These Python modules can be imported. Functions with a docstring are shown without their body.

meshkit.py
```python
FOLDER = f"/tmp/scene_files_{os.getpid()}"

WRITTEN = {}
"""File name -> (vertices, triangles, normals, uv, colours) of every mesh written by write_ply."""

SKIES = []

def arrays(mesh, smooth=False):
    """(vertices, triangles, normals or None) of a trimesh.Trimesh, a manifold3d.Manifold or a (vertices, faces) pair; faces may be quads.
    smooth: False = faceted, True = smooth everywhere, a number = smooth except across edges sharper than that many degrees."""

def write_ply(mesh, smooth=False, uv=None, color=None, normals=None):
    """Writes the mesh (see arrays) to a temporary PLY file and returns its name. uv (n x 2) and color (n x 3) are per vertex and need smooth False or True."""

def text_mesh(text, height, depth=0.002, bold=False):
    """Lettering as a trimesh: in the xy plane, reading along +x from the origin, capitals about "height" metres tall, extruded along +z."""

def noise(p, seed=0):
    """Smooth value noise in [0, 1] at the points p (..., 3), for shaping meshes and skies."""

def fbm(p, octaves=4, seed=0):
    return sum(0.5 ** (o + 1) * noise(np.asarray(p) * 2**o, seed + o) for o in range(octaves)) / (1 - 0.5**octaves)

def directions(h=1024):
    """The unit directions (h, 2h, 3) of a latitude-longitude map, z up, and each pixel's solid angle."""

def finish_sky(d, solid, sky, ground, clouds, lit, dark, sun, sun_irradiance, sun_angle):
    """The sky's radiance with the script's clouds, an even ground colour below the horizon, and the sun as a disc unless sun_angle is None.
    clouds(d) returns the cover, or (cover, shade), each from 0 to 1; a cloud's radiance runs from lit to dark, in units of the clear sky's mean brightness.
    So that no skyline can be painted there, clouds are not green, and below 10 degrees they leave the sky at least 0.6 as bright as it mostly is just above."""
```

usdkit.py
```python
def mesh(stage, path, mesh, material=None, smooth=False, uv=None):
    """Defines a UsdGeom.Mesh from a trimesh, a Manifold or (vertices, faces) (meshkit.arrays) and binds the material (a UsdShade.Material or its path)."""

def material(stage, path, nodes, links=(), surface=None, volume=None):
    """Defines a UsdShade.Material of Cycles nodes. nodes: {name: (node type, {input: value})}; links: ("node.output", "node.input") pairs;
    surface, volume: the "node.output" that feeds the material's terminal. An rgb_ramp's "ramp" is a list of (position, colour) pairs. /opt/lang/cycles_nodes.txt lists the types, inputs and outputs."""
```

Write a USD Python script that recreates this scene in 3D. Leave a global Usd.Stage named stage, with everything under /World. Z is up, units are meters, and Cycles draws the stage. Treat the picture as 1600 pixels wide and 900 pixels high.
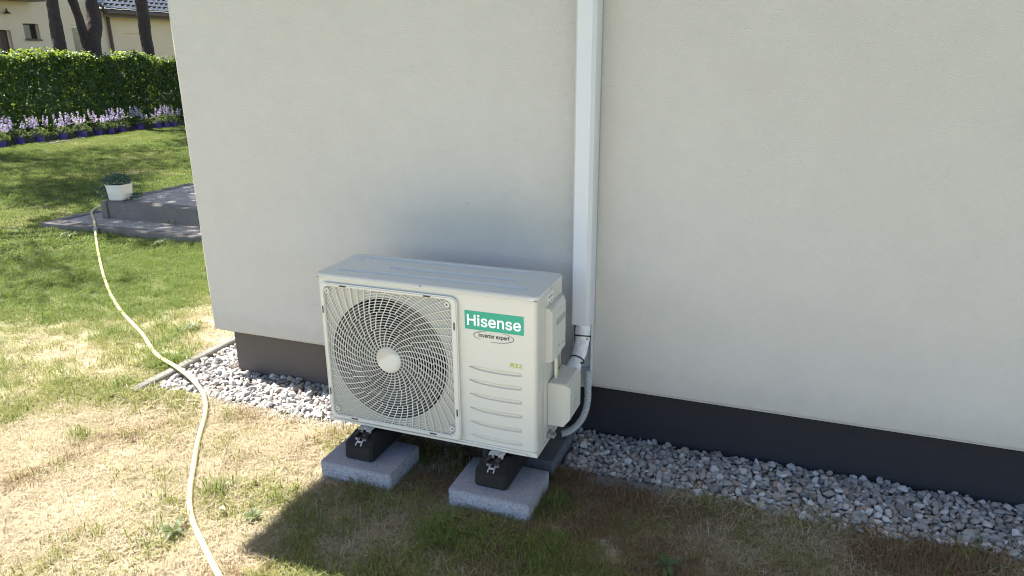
import math, random
import numpy as np
import trimesh
import manifold3d as m3
from shapely import affinity
from shapely.geometry import Polygon, Point, box as sbox
from pxr import Usd, UsdGeom, UsdLux, UsdShade, Gf, Sdf, Vt
import usdkit, meshkit
from meshkit import text_mesh, fbm, noise

stage = Usd.Stage.CreateInMemory()
UsdGeom.SetStageUpAxis(stage, UsdGeom.Tokens.z)
UsdGeom.SetStageMetersPerUnit(stage, 1.0)
UsdGeom.Xform.Define(stage, '/World')
UsdGeom.Scope.Define(stage, '/World/Looks')
rng = np.random.default_rng(7)
random.seed(7)

# ------------------------------------------------------------------ camera, sky, sun
EXPOSURE = 1.9
SUN_I, SKY_S = 1.25, 0.058
EYE = np.array([2.3472, -2.3589, 1.3883])
YAW, PITCH, ROLL, FPX = -0.3657, 0.3129, 0.0095, 1124.1
def camera_axes():
    cy, sy, cp, sp = math.cos(YAW), math.sin(YAW), math.cos(PITCH), math.sin(PITCH)
    f = np.array([sy*cp, cy*cp, -sp]); r = np.array([cy, -sy, 0.0]); d = np.cross(f, r)
    c, s = math.cos(ROLL), math.sin(ROLL)
    return c*r + s*d, -s*r + c*d, f
RIGHT, DOWN, FWD = camera_axes()
cam = UsdGeom.Camera.Define(stage, '/World/camera')
M = np.eye(4); M[0, :3] = RIGHT; M[1, :3] = -DOWN; M[2, :3] = -FWD; M[3, :3] = EYE
cam.AddTransformOp().Set(Gf.Matrix4d(M.tolist()))
cam.CreateHorizontalApertureAttr(36.0); cam.CreateVerticalApertureAttr(20.25)
cam.CreateFocalLengthAttr(36.0*FPX/1600.0)
cam.CreateClippingRangeAttr(Gf.Vec2f(0.05, 500.0))
cam.CreateExposureAttr(EXPOSURE)
def pix(P):
    q = np.asarray(P) - EYE; z = q @ FWD
    return 800 + FPX*(q @ RIGHT)/z, 450 + FPX*(q @ DOWN)/z, z

SUN = np.array([-1.0, 0.0886, 1.61]); SUN /= np.linalg.norm(SUN)
dome = UsdLux.DomeLight.Define(stage, '/World/sky')
sky_m = usdkit.material(stage, '/World/Looks/sky_air', {
    'sky': ('sky_texture', {'sky_type': 'single_scattering', 'sun_disc': False, 'sun_elevation': math.asin(SUN[2]), 'sun_rotation': math.atan2(SUN[0], SUN[1])}),
    'bg': ('background_shader', {'strength': SKY_S})}, [('sky.color', 'bg.color')], surface='bg.background')
UsdShade.MaterialBindingAPI.Apply(dome.GetPrim()).Bind(sky_m)
dome.GetPrim().SetCustomDataByKey('kind', 'structure')
sun = UsdLux.DistantLight.Define(stage, '/World/sun')
zx = np.cross([0, 1, 0], SUN); zx /= np.linalg.norm(zx); zy = np.cross(SUN, zx)
M = np.eye(4); M[0, :3] = zx; M[1, :3] = zy; M[2, :3] = SUN
sun.AddTransformOp().Set(Gf.Matrix4d(M.tolist()))
sun.CreateIntensityAttr(SUN_I); sun.CreateAngleAttr(0.53); sun.CreateNormalizeAttr(True)
sun.CreateColorAttr(Gf.Vec3f(1.0, 0.95, 0.87))

# ------------------------------------------------------------------ materials
def mat(name, base, rough=0.6, vary=0.0, vscale=6.0, bump=0.0, bscale=200.0, bdist=0.002, spec=None, metallic=0.0, island=0.0, base2=None, coat=0.0, squash=None, translucent=None, detail=4.0):
    """Principled paint: base colour drifting to base2 by world noise, an amount that differs per island, a fine bump."""
    nodes = {'g': ('geometry', {}), 'p': ('principled_bsdf', {'roughness': rough, 'metallic': metallic, 'coat_weight': coat})}
    links = []
    b2 = base2 if base2 is not None else tuple(c*(1-vary) for c in base)
    if vary or base2 is not None or island:
        nodes['n'] = ('noise_texture', {'scale': vscale, 'detail': detail, 'roughness': 0.6})
        nodes['r'] = ('rgb_ramp', {'ramp': [(0.3, base), (0.7, b2)]})
        links += [('g.position', 'n.vector')]
        if island:
            nodes['mx'] = ('math', {'math_type': 'multiply_add', 'value2': island, 'value3': -island/2})
            nodes['ad'] = ('math', {'math_type': 'add'})
            links += [('g.random_per_island', 'mx.value1'), ('n.fac', 'ad.value1'), ('mx.value', 'ad.value2'), ('ad.value', 'r.fac')]
        else:
            links += [('n.fac', 'r.fac')]
        links += [('r.color', 'p.base_color')]
    else:
        nodes['p'][1]['base_color'] = base
    if spec is not None: nodes['p'][1]['specular_ior_level'] = spec
    if bump:
        nodes['bn'] = ('noise_texture', {'scale': bscale, 'detail': 3.0, 'roughness': 0.6})
        nodes['b'] = ('bump', {'strength': bump, 'distance': bdist})
        if squash:
            nodes['mp'] = ('mapping', {'scale': squash}); links += [('g.position', 'mp.vector'), ('mp.vector', 'bn.vector')]
        else: links += [('g.position', 'bn.vector')]
        links += [('bn.fac', 'b.height'), ('b.normal', 'p.normal')]
    surf = 'p.BSDF'
    if translucent:
        nodes['t'] = ('translucent_bsdf', {'color': translucent}); nodes['m'] = ('mix_closure', {'fac': 0.4})
        links += [('p.BSDF', 'm.closure1'), ('t.BSDF', 'm.closure2')]
        surf = 'm.closure'
    return usdkit.material(stage, '/World/Looks/' + name, nodes, links, surface=surf)

R = {}
def wall_material():
    nodes = {'g': ('geometry', {}), 'p': ('principled_bsdf', {'roughness': 0.85, 'specular_ior_level': 0.25}),
        'n': ('noise_texture', {'scale': 1.3, 'detail': 5.0, 'roughness': 0.6}),
        'r': ('rgb_ramp', {'ramp': [(0.3, (0.546, 0.522, 0.478)), (0.7, (0.526, 0.501, 0.457))]}),
        's': ('separate_xyz', {}), 'dn': ('noise_texture', {'scale': 14.0, 'detail': 4.0, 'roughness': 0.7}), 'dh': ('math', {'math_type': 'multiply_add', 'value2': -0.22}),
        'dm': ('map_range', {'range_type': 'smoothstep', 'from_min': 0.25, 'from_max': 0.12, 'clamp': True}), 'dx': ('math', {'math_type': 'multiply', 'value2': 0.35}), 'dc': ('mix_color', {'b': (0.40, 0.37, 0.32)}),
        'bl': ('noise_texture', {'scale': 5.5, 'detail': 6.0, 'roughness': 0.75}), 'br': ('rgb_ramp', {'ramp': [(0.25, (0.955, 0.955, 0.96)), (0.75, (1.03, 1.03, 1.025))]}), 'bm': ('mix_color', {'blend_type': 'multiply', 'fac': 1.0, 'use_clamp_result': False}),
        'v': ('voronoi_texture', {'scale': 4.2, 'randomness': 1.0}),
        'sp': ('rgb_ramp', {'ramp': [(0.0, (0.5, 0.47, 0.44)), (0.008, (0.6, 0.57, 0.55)), (0.014, (1, 1, 1)), (1, (1, 1, 1))]}),
        'mu': ('mix_color', {'blend_type': 'multiply', 'fac': 1.0}),
        'mp': ('mapping', {'scale': (1.0, 1.0, 1.7)}),
        'b1': ('noise_texture', {'scale': 130.0, 'detail': 4.0, 'roughness': 0.7}),
        'b2': ('noise_texture', {'scale': 9.0, 'detail': 3.0, 'roughness': 0.5}),
        'a': ('math', {'math_type': 'multiply_add', 'value2': 1.2}),
        'b': ('bump', {'strength': 0.9, 'distance': 0.0058})}
    links = [('g.position', 'n.vector'), ('n.fac', 'r.fac'), ('g.position', 'v.vector'), ('v.distance', 'sp.fac'), ('g.position', 'bl.vector'), ('bl.fac', 'br.fac'), ('r.color', 'bm.a'), ('br.color', 'bm.b'), ('bm.result', 'mu.a'), ('sp.color', 'mu.b'), ('g.position', 's.vector'), ('g.position', 'dn.vector'), ('dn.fac', 'dh.value1'), ('s.z', 'dh.value3'), ('dh.value', 'dm.value'), ('dm.result', 'dx.value1'), ('dx.value', 'dc.fac'), ('mu.result', 'dc.a'), ('dc.result', 'p.base_color'),
             ('g.position', 'mp.vector'), ('mp.vector', 'b1.vector'), ('g.position', 'b2.vector'), ('b2.fac', 'a.value1'), ('b1.fac', 'a.value3'), ('a.value', 'b.height'), ('b.normal', 'p.normal')]
    return usdkit.material(stage, '/World/Looks/render_plaster', nodes, links, surface='p.BSDF')
R['wall'] = wall_material()
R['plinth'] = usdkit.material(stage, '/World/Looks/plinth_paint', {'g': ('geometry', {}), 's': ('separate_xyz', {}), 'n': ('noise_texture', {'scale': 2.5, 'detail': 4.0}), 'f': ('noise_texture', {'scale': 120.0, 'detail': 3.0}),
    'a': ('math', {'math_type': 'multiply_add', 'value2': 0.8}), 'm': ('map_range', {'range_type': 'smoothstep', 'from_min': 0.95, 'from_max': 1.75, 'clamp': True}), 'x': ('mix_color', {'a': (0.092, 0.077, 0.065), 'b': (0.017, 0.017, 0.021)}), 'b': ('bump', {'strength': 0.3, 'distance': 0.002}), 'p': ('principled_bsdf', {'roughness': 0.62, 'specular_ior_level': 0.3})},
    [('g.position', 's.vector'), ('g.position', 'n.vector'), ('g.position', 'f.vector'), ('n.fac', 'a.value1'), ('s.x', 'a.value3'), ('a.value', 'm.value'), ('m.result', 'x.fac'), ('x.result', 'p.base_color'), ('f.fac', 'b.height'), ('b.normal', 'p.normal')], surface='p.BSDF')   # bounce light put into the colour: left end browner and lighter, right dark
R['soffit'] = mat('soffit_boards', (0.5, 0.48, 0.44), 0.7)
R['fascia'] = mat('fascia_paint', (0.09, 0.06, 0.05), 0.5)
R['cream'] = mat('cream_metal', (0.555, 0.54, 0.475), 0.32, base2=(0.54, 0.525, 0.46), vscale=4, bump=0.06, bscale=500, bdist=0.0006)
R['lid'] = mat('lid_sky_tint', (0.56, 0.57, 0.56), 0.2, base2=(0.55, 0.56, 0.55), vscale=4, bump=0.05, bscale=500, bdist=0.0006)  # cooler than the cream casing: sky light put into the colour
R['ridge'] = mat('lid_ridge_highlight', (0.60, 0.61, 0.60), 0.5)  # paler copy of the lid colour, the ridge highlight painted in
R['creamp'] = mat('cream_plastic', (0.565, 0.55, 0.49), 0.42)
R['white'] = mat('white_plastic', (0.56, 0.575, 0.59), 0.36, base2=(0.54, 0.555, 0.57), vscale=5)
R['tape'] = mat('pipe_wrap', (0.78, 0.79, 0.81), 0.5, base2=(0.62, 0.63, 0.66), vscale=30, bump=0.8, bscale=45, bdist=0.006)
R['black'] = mat('black_plastic', (0.012, 0.012, 0.013), 0.5)
R['dark'] = mat('dark_cavity', (0.02, 0.02, 0.021), 0.7)
R['coil'] = mat('coil_fins', (0.02, 0.019, 0.015), 0.5, bump=0.9, bscale=1.0, squash=(420, 1, 6), bdist=0.003)
R['fan'] = mat('fan_plastic', (0.07, 0.07, 0.067), 0.45)
R['shroud'] = mat('shroud_plastic', (0.16, 0.155, 0.14), 0.5)
R['green'] = mat('green_label', (0.0, 0.30, 0.19), 0.35)
R['letter'] = mat('label_white', (0.83, 0.84, 0.83), 0.4)
R['ink'] = mat('label_ink', (0.03, 0.03, 0.032), 0.45)
R['lime'] = mat('lime_print', (0.34, 0.42, 0.02), 0.45)
R['grey'] = mat('grey_print', (0.33, 0.34, 0.34), 0.5)
R['zinc'] = mat('zinc_plate', (0.50, 0.50, 0.48), 0.42, metallic=0.8, base2=(0.45, 0.45, 0.45), vscale=40)
R['rubber'] = mat('black_rubber', (0.010, 0.0097, 0.0095), 0.7, base2=(0.016, 0.0155, 0.015), vscale=18, spec=0.25, bump=0.5, bscale=160)
R['wire'] = mat('cable_white', (0.74, 0.73, 0.68), 0.4)
R['wirey'] = mat('cable_yellow', (0.60, 0.55, 0.26), 0.4)
def concrete(name, a, b, s=160.0, strength=1.0):
    nodes = {'g': ('geometry', {}), 'p': ('principled_bsdf', {'roughness': 0.88, 'specular_ior_level': 0.3}),
        'n': ('noise_texture', {'scale': 7.0, 'detail': 5.0, 'roughness': 0.65}), 'f': ('noise_texture', {'scale': s, 'detail': 2.0, 'roughness': 0.6}),
        'r': ('rgb_ramp', {'ramp': [(0.3, a), (0.7, b)]}), 'k': ('rgb_ramp', {'ramp': [(0.33, (0.55, 0.55, 0.55)), (0.47, (1, 1, 1)), (0.68, (1.25, 1.25, 1.25))]}),
        'mu': ('mix_color', {'blend_type': 'multiply', 'fac': strength, 'use_clamp_result': False}), 'b': ('bump', {'strength': 0.6, 'distance': 0.003})}
    links = [('g.position', 'n.vector'), ('g.position', 'f.vector'), ('n.fac', 'r.fac'), ('f.fac', 'k.fac'), ('r.color', 'mu.a'), ('k.color', 'mu.b'), ('mu.result', 'p.base_color'), ('f.fac', 'b.height'), ('b.normal', 'p.normal')]
    return usdkit.material(stage, '/World/Looks/' + name, nodes, links, surface='p.BSDF')
R['slab'] = concrete('concrete_slab', (0.285, 0.285, 0.315), (0.245, 0.245, 0.275), 170, 0.5)
R['slabrough'] = concrete('concrete_slab_side', (0.32, 0.32, 0.345), (0.265, 0.265, 0.29), 120, 0.75)
R['darkslab'] = concrete('dark_concrete', (0.13, 0.135, 0.15), (0.10, 0.105, 0.12), 140, 0.5)  # slab concrete made wet-dark, with its deep shade put into the colour
R['kerb'] = concrete('edging_concrete', (0.19, 0.18, 0.165), (0.13, 0.124, 0.115), 120, 0.7)
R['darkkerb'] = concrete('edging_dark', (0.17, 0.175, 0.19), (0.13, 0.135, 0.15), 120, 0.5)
R['edging'] = concrete('step_edging', (0.165, 0.153, 0.14), (0.12, 0.112, 0.104), 60, 0.5)
R['washed'] = concrete('washed_pebbles', (0.36, 0.335, 0.31), (0.26, 0.243, 0.225), 42, 1.0)
R['pot'] = mat('planter_plastic', (0.76, 0.74, 0.69), 0.5, base2=(0.66, 0.63, 0.58), vscale=9)
R['soil'] = mat('dark_soil', (0.045, 0.034, 0.026), 0.95, base2=(0.07, 0.055, 0.042), vscale=25, bump=1, bscale=60, bdist=0.01)
R['purple'] = mat('purple_pot', (0.07, 0.045, 0.26), 0.42)
R['lilac'] = mat('lilac_petals', (0.52, 0.47, 0.60), 0.7, island=1.2, base2=(0.72, 0.68, 0.72), vscale=3, translucent=(0.6, 0.52, 0.75))
R['white_flower'] = mat('pale_petals', (0.80, 0.74, 0.80), 0.7, island=1.0, base2=(0.55, 0.48, 0.70), vscale=3, translucent=(0.6, 0.5, 0.7))
R['herb'] = mat('herb_leaves', (0.09, 0.13, 0.035), 0.6, island=1.3, base2=(0.20, 0.25, 0.07), vscale=4, translucent=(0.2, 0.28, 0.05))
R['sedum'] = mat('blue_green_leaves', (0.06, 0.115, 0.07), 0.55, island=1.5, base2=(0.17, 0.25, 0.15), vscale=10)
R['ivy'] = mat('creeper_leaves', (0.042, 0.092, 0.026), 0.42, island=1.4, base2=(0.17, 0.23, 0.06), vscale=0.9, translucent=(0.26, 0.36, 0.04), spec=0.5)
R['canopy'] = mat('canopy_leaves', (0.04, 0.08, 0.02), 0.6, island=1.0, base2=(0.08, 0.12, 0.03), vscale=1.0, translucent=(0.08, 0.14, 0.02))
R['stem'] = mat('woody_stem', (0.10, 0.07, 0.045), 0.85)
R['bark'] = mat('pine_bark', (0.028, 0.017, 0.015), 0.9, base2=(0.052, 0.032, 0.026), vscale=9, bump=1.0, bscale=1.0, squash=(30, 30, 7), bdist=0.03)
R['house2'] = mat('cream_render', (0.68, 0.525, 0.39), 0.85, base2=(0.64, 0.49, 0.36), vscale=0.7, bump=0.3, bscale=120)
R['tile'] = mat('glazed_tile', (0.022, 0.022, 0.026), 0.26, island=0.4, base2=(0.04, 0.04, 0.045), vscale=3, coat=0.6)
R['brown'] = mat('brown_metal', (0.075, 0.045, 0.036), 0.45)
R['pane'] = usdkit.material(stage, '/World/Looks/window_glass', {'f': ('fresnel', {'IOR': 1.5}), 't': ('transparent_bsdf', {'color': (0.85, 0.88, 0.87)}), 'g': ('glossy_bsdf', {'color': (0.9, 0.9, 0.9), 'roughness': 0.03}), 'm': ('mix_closure', {})},
    [('f.fac', 'm.fac'), ('t.BSDF', 'm.closure1'), ('g.BSDF', 'm.closure2')], surface='m.closure')
R['room'] = mat('dark_room', (0.04, 0.036, 0.033), 0.9)
R['hose'] = mat('hose_pvc', (0.52, 0.46, 0.20), 0.4, base2=(0.60, 0.55, 0.32), vscale=1.5)
R['stone'] = mat('gravel_stone', (0.33, 0.315, 0.305), 0.85, island=1.6, base2=(0.56, 0.545, 0.53), vscale=14, bump=0.4, bscale=180)
R['stone_dark'] = mat('gravel_dark', (0.19, 0.182, 0.18), 0.85, island=1.2, base2=(0.32, 0.305, 0.30), vscale=20, bump=0.4, bscale=180)
R['stone_pale'] = mat('gravel_pale', (0.54, 0.53, 0.515), 0.85, island=1.2, base2=(0.76, 0.75, 0.74), vscale=20, bump=0.4, bscale=180)
R['stone_warm'] = mat('gravel_warm', (0.38, 0.31, 0.27), 0.85, island=1.2, base2=(0.50, 0.44, 0.39), vscale=20, bump=0.4, bscale=180)
R['grass_dry'] = mat('dry_blades', (0.44, 0.38, 0.27), 0.75, island=1.8, base2=(0.90, 0.84, 0.69), vscale=9, translucent=(0.60, 0.53, 0.40), spec=0.2)
R['grass_brown'] = mat('brown_blades', (0.27, 0.19, 0.115), 0.8, island=1.6, base2=(0.62, 0.515, 0.36), vscale=9, translucent=(0.26, 0.19, 0.10), spec=0.2)
R['grass_green'] = mat('green_blades', (0.14, 0.185, 0.05), 0.6, island=1.4, base2=(0.33, 0.36, 0.13), vscale=6, translucent=(0.20, 0.28, 0.04), spec=0.3)
R['grass_mix'] = mat('fading_blades', (0.24, 0.25, 0.08), 0.65, island=1.7, base2=(0.68, 0.62, 0.36), vscale=6, translucent=(0.30, 0.31, 0.09), spec=0.25)
R['weed'] = mat('weed_leaves', (0.10, 0.135, 0.055), 0.55, island=0.8, base2=(0.19, 0.23, 0.11), vscale=12, translucent=(0.18, 0.26, 0.05))
def lawn_material():
    nodes = {'g': ('geometry', {}), 'p': ('principled_bsdf', {'roughness': 0.95, 'specular_ior_level': 0.15}), 'c': ('vector_math', {'math_type': 'distance', 'vector2': (1.6, -0.8, 0.0)}),
        'mr': ('map_range', {'range_type': 'smoothstep', 'from_min': 2.0, 'from_max': 3.9, 'clamp': True}),
        'n': ('noise_texture', {'scale': 2.2, 'detail': 5.0, 'roughness': 0.65}), 'n2': ('noise_texture', {'scale': 90.0, 'detail': 3.0, 'roughness': 0.7}),
        'ad': ('math', {'math_type': 'multiply_add', 'value2': 1.0}), 'sb': ('math', {'math_type': 'subtract', 'value2': 0.5}),
        'dr': ('rgb_ramp', {'ramp': [(0.3, (0.30, 0.25, 0.175)), (0.7, (0.66, 0.59, 0.45))]}), 'gr': ('rgb_ramp', {'ramp': [(0.3, (0.07, 0.085, 0.03)), (0.7, (0.15, 0.17, 0.06))]}),
        'mx': ('mix_color', {}), 'b': ('bump', {'strength': 0.8, 'distance': 0.012})}
    links = [('g.position', 'c.vector1'), ('c.value', 'mr.value'), ('g.position', 'n.vector'), ('g.position', 'n2.vector'), ('n.fac', 'sb.value1'), ('mr.result', 'ad.value1'), ('sb.value', 'ad.value3'),
             ('ad.value', 'mx.fac'), ('n2.fac', 'dr.fac'), ('n2.fac', 'gr.fac'), ('dr.color', 'mx.a'), ('gr.color', 'mx.b'), ('mx.result', 'p.base_color'), ('n2.fac', 'b.height'), ('b.normal', 'p.normal')]
    return usdkit.material(stage, '/World/Looks/lawn_thatch', nodes, links, surface='p.BSDF')
R['lawn'] = lawn_material()

# ------------------------------------------------------------------ helpers
used = {}
def path_for(name, parent=None):
    base = (str(parent.GetPath()) if parent is not None else '/World') + '/' + name
    k = used.get(base, -1) + 1; used[base] = k
    return base if k == 0 else f'{base}_{k:03d}'
def tag(p, label=None, cat=None, group=None, kind=None):
    for k, v in (('label', label), ('category', cat), ('group', group), ('kind', kind)):
        if v: p.SetCustomDataByKey(k, v)
    return p
def obj(name, mesh, m, parent=None, smooth=False, **kw):
    """One Mesh prim under parent (or /World)."""
    p = usdkit.mesh(stage, path_for(name, parent), mesh, m, smooth=smooth).GetPrim()
    return tag(p, **kw)
def thing(name, label=None, cat=None, group=None, loc=(0, 0, 0), kind=None):
    x = UsdGeom.Xform.Define(stage, path_for(name)); x.AddTranslateOp().Set(Gf.Vec3d(*map(float, loc)))
    return tag(x.GetPrim(), label, cat, group, kind)
cat_ = trimesh.util.concatenate
def bx(x0, y0, z0, x1, y1, z1, c=0.0):
    """A box, its edges chamfered by c."""
    if c <= 0:
        b = trimesh.creation.box((x1-x0, y1-y0, z1-z0)); b.apply_translation(((x0+x1)/2, (y0+y1)/2, (z0+z1)/2)); return b
    P = []
    for sx in (0, 1):
        for sy in (0, 1):
            for sz in (0, 1):
                q = np.array([(x0, x1)[sx], (y0, y1)[sy], (z0, z1)[sz]], float); d = np.array([1-2*sx, 1-2*sy, 1-2*sz])*c
                for k in range(3):
                    t = d.copy(); t[k] = 0; P.append(q + t)
    return trimesh.convex.convex_hull(np.array(P))
def tube(pts, rad, n=10, cap=True, rfun=None):
    """Swept round tube; rad a number or one per point."""
    P = np.asarray(pts, float); m = len(P); rad = np.broadcast_to(np.asarray(rad, float), (m,))
    T = np.gradient(P, axis=0); T /= np.linalg.norm(T, axis=1, keepdims=True)
    ref = np.array([0, 0, 1.0]) if abs(T[0, 2]) < 0.9 else np.array([1.0, 0, 0])
    U = []; u = np.cross(T[0], ref); u /= np.linalg.norm(u)
    for t in T:
        u = u - t*(u @ t); u /= np.linalg.norm(u); U.append(u)
    U = np.array(U); V = np.cross(T, U); a = np.arange(n)*2*np.pi/n
    v = (P[:, None] + rad[:, None, None]*(np.cos(a)[None, :, None]*U[:, None] + np.sin(a)[None, :, None]*V[:, None])).reshape(-1, 3)
    f = []
    for i in range(m-1):
        for j in range(n):
            k = (j+1) % n; f += [[i*n+j, i*n+k, (i+1)*n+k], [i*n+j, (i+1)*n+k, (i+1)*n+j]]
    if cap:
        v = np.vstack([v, P[0], P[-1]]); c0, c1 = m*n, m*n+1
        for j in range(n):
            k = (j+1) % n; f += [[c0, k, j], [c1, (m-1)*n+j, (m-1)*n+k]]
    return trimesh.Trimesh(v, f, process=False)
def spline(pts, n):
    from scipy.interpolate import CubicSpline
    P = np.asarray(pts, float); t = np.concatenate([[0], np.cumsum(np.sqrt(np.linalg.norm(np.diff(P, axis=0), axis=1)))])
    return CubicSpline(t, P)(np.linspace(0, t[-1], n))
def extr(poly, d):
    """Extrude a shapely polygon by d along +z."""
    gs = list(getattr(poly, 'geoms', [poly]))
    return cat_([trimesh.creation.extrude_polygon(g, d, engine='earcut') for g in gs])
def facing(mesh, x, y, z):
    """A mesh drawn in its xy plane, stood up facing -y: drawn x to the right, y up, its +z towards -y; origin to (x, y, z)."""
    m = mesh.copy(); v = m.vertices
    m.vertices = np.stack([v[:, 0] + x, -v[:, 2] + y, v[:, 1] + z], 1)
    m.invert() if False else None
    return m
def rrect(x0, y0, x1, y1, r): return sbox(x0+r, y0+r, x1-r, y1-r).buffer(r, quad_segs=6)
def disc(x, y, r, n=24): return Point(x, y).buffer(r, quad_segs=n//4)
def grid_faces(nu, nv, flip=False):
    i, j = np.meshgrid(np.arange(nu-1), np.arange(nv-1), indexing='ij'); a = (i*nv + j).ravel()
    q = np.stack([a, a+nv, a+nv+1, a+1], 1)
    return q[:, ::-1] if flip else q

# ------------------------------------------------------------------ ground
def ground_height(x, y):
    far = np.clip((np.hypot(x-1.0, y+0.5) - 0.6)/2, 0, 1)
    return 0.022*(fbm(np.stack([x*0.8, y*0.8, 0*x], -1), 3, 3) - 0.5)*far
def lawn_sheet():
    xs = np.unique(np.concatenate([np.linspace(-120, -14, 14), np.linspace(-14, 5, 160), np.linspace(5, 120, 14)]))
    ys = np.unique(np.concatenate([np.linspace(-120, -4, 14), np.linspace(-4, 14, 150), np.linspace(14, 140, 14)]))
    X, Y = np.meshgrid(xs, ys, indexing='ij')
    Z = np.where((Y > -0.24) & (X > -0.24) & (Y < 8), -0.06, ground_height(X, Y))
    return trimesh.Trimesh(np.stack([X, Y, Z], -1).reshape(-1, 3), np.vstack([q for q in [grid_faces(len(xs), len(ys))]])[:, [0, 1, 2]].tolist() + grid_faces(len(xs), len(ys))[:, [0, 2, 3]].tolist(), process=False)
obj('lawn', lawn_sheet(), R['lawn'], smooth=True, kind='structure', label='garden lawn with sun-dried straw patches and greener grass farther back')

# ------------------------------------------------------------------ the house with its wide eaves
WB, EAVE_Z = 0.2238, 2.97
house = thing('house', 'pale rendered house wall with dark recessed plinth and shading eaves', 'house')
def wall_panel(p0, p1, nrm, z0, z1, r=0.012):
    """A 0.2 m thick wall slab from p0 to p1 with outer face along nrm and a rounded lower lip."""
    p0, p1, nrm = map(np.asarray, (p0, p1, nrm))
    prof = [(0.2, z0), (r, z0)] + [(r - r*math.sin(a), z0 + r - r*math.cos(a)) for a in np.linspace(0, math.pi/2, 6)[1:]] + [(0.0, z1), (0.2, z1)]
    v = []
    for p in (p0, p1):
        for d, z in prof: v.append([*(p - nrm*d), z])
    n = len(prof); f = []
    for i in range(n):
        j = (i+1) % n; f += [[i, j, n+j], [i, n+j, n+i]]
    m = trimesh.Trimesh(v, f, process=False)
    return m
rc = 0.008
obj('front_wall', wall_panel((rc, 0.0), (9.0, 0.0), (0.0, -1.0), WB, EAVE_Z+0.02), R['wall'], house, smooth=50)
obj('side_wall', wall_panel((0.0, rc), (0.0, 9.0), (-1.0, 0.0), WB, EAVE_Z+0.02), R['wall'], house, smooth=50)
a = np.linspace(math.pi, 1.5*math.pi, 7)
arc = np.stack([rc + rc*np.cos(a), rc + rc*np.sin(a)], 1)
nz = 60; zz = np.linspace(WB+0.004, EAVE_Z, nz)
jit = 1 + 0.18*(rng.random((nz, 7))-0.5)
V = np.stack([rc + (arc[None, :, 0]-rc)*jit, rc + (arc[None, :, 1]-rc)*jit, np.broadcast_to(zz[:, None], (nz, 7))], -1).reshape(-1, 3)
obj('corner_bead', (V, grid_faces(nz, 7, True)), R['wall'], house, smooth=True)
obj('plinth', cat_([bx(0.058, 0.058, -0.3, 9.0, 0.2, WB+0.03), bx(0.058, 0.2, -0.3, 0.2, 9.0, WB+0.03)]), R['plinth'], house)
obj('base_profile', cat_([bx(0.02, 0.006, WB-0.0025, 9.0, 0.03, WB+0.002), bx(0.006, 0.03, WB-0.0025, 0.03, 9.0, WB+0.002)]), R['wall'], house)
EX, EY = -0.882, -0.825
obj('soffit', bx(EX+0.03, EY+0.03, EAVE_Z, 12, 9.5, EAVE_Z+0.03), R['soffit'], house)
obj('fascia', cat_([bx(EX, EY, EAVE_Z-0.02, 12, EY+0.028, EAVE_Z+0.2), bx(EX, EY+0.03, EAVE_Z-0.02, EX+0.028, 9.5, EAVE_Z+0.2)]), R['fascia'], house)
rf = trimesh.convex.convex_hull(np.array([[EX+.03, EY+.03, EAVE_Z+.06], [12, EY+.03, EAVE_Z+.06], [12, 9.5, EAVE_Z+.06], [EX+.03, 9.5, EAVE_Z+.06], [3.5, 4.3, EAVE_Z+2.1], [9, 4.3, EAVE_Z+2.1]]))
obj('roof', rf, R['tile'], house)

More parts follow.
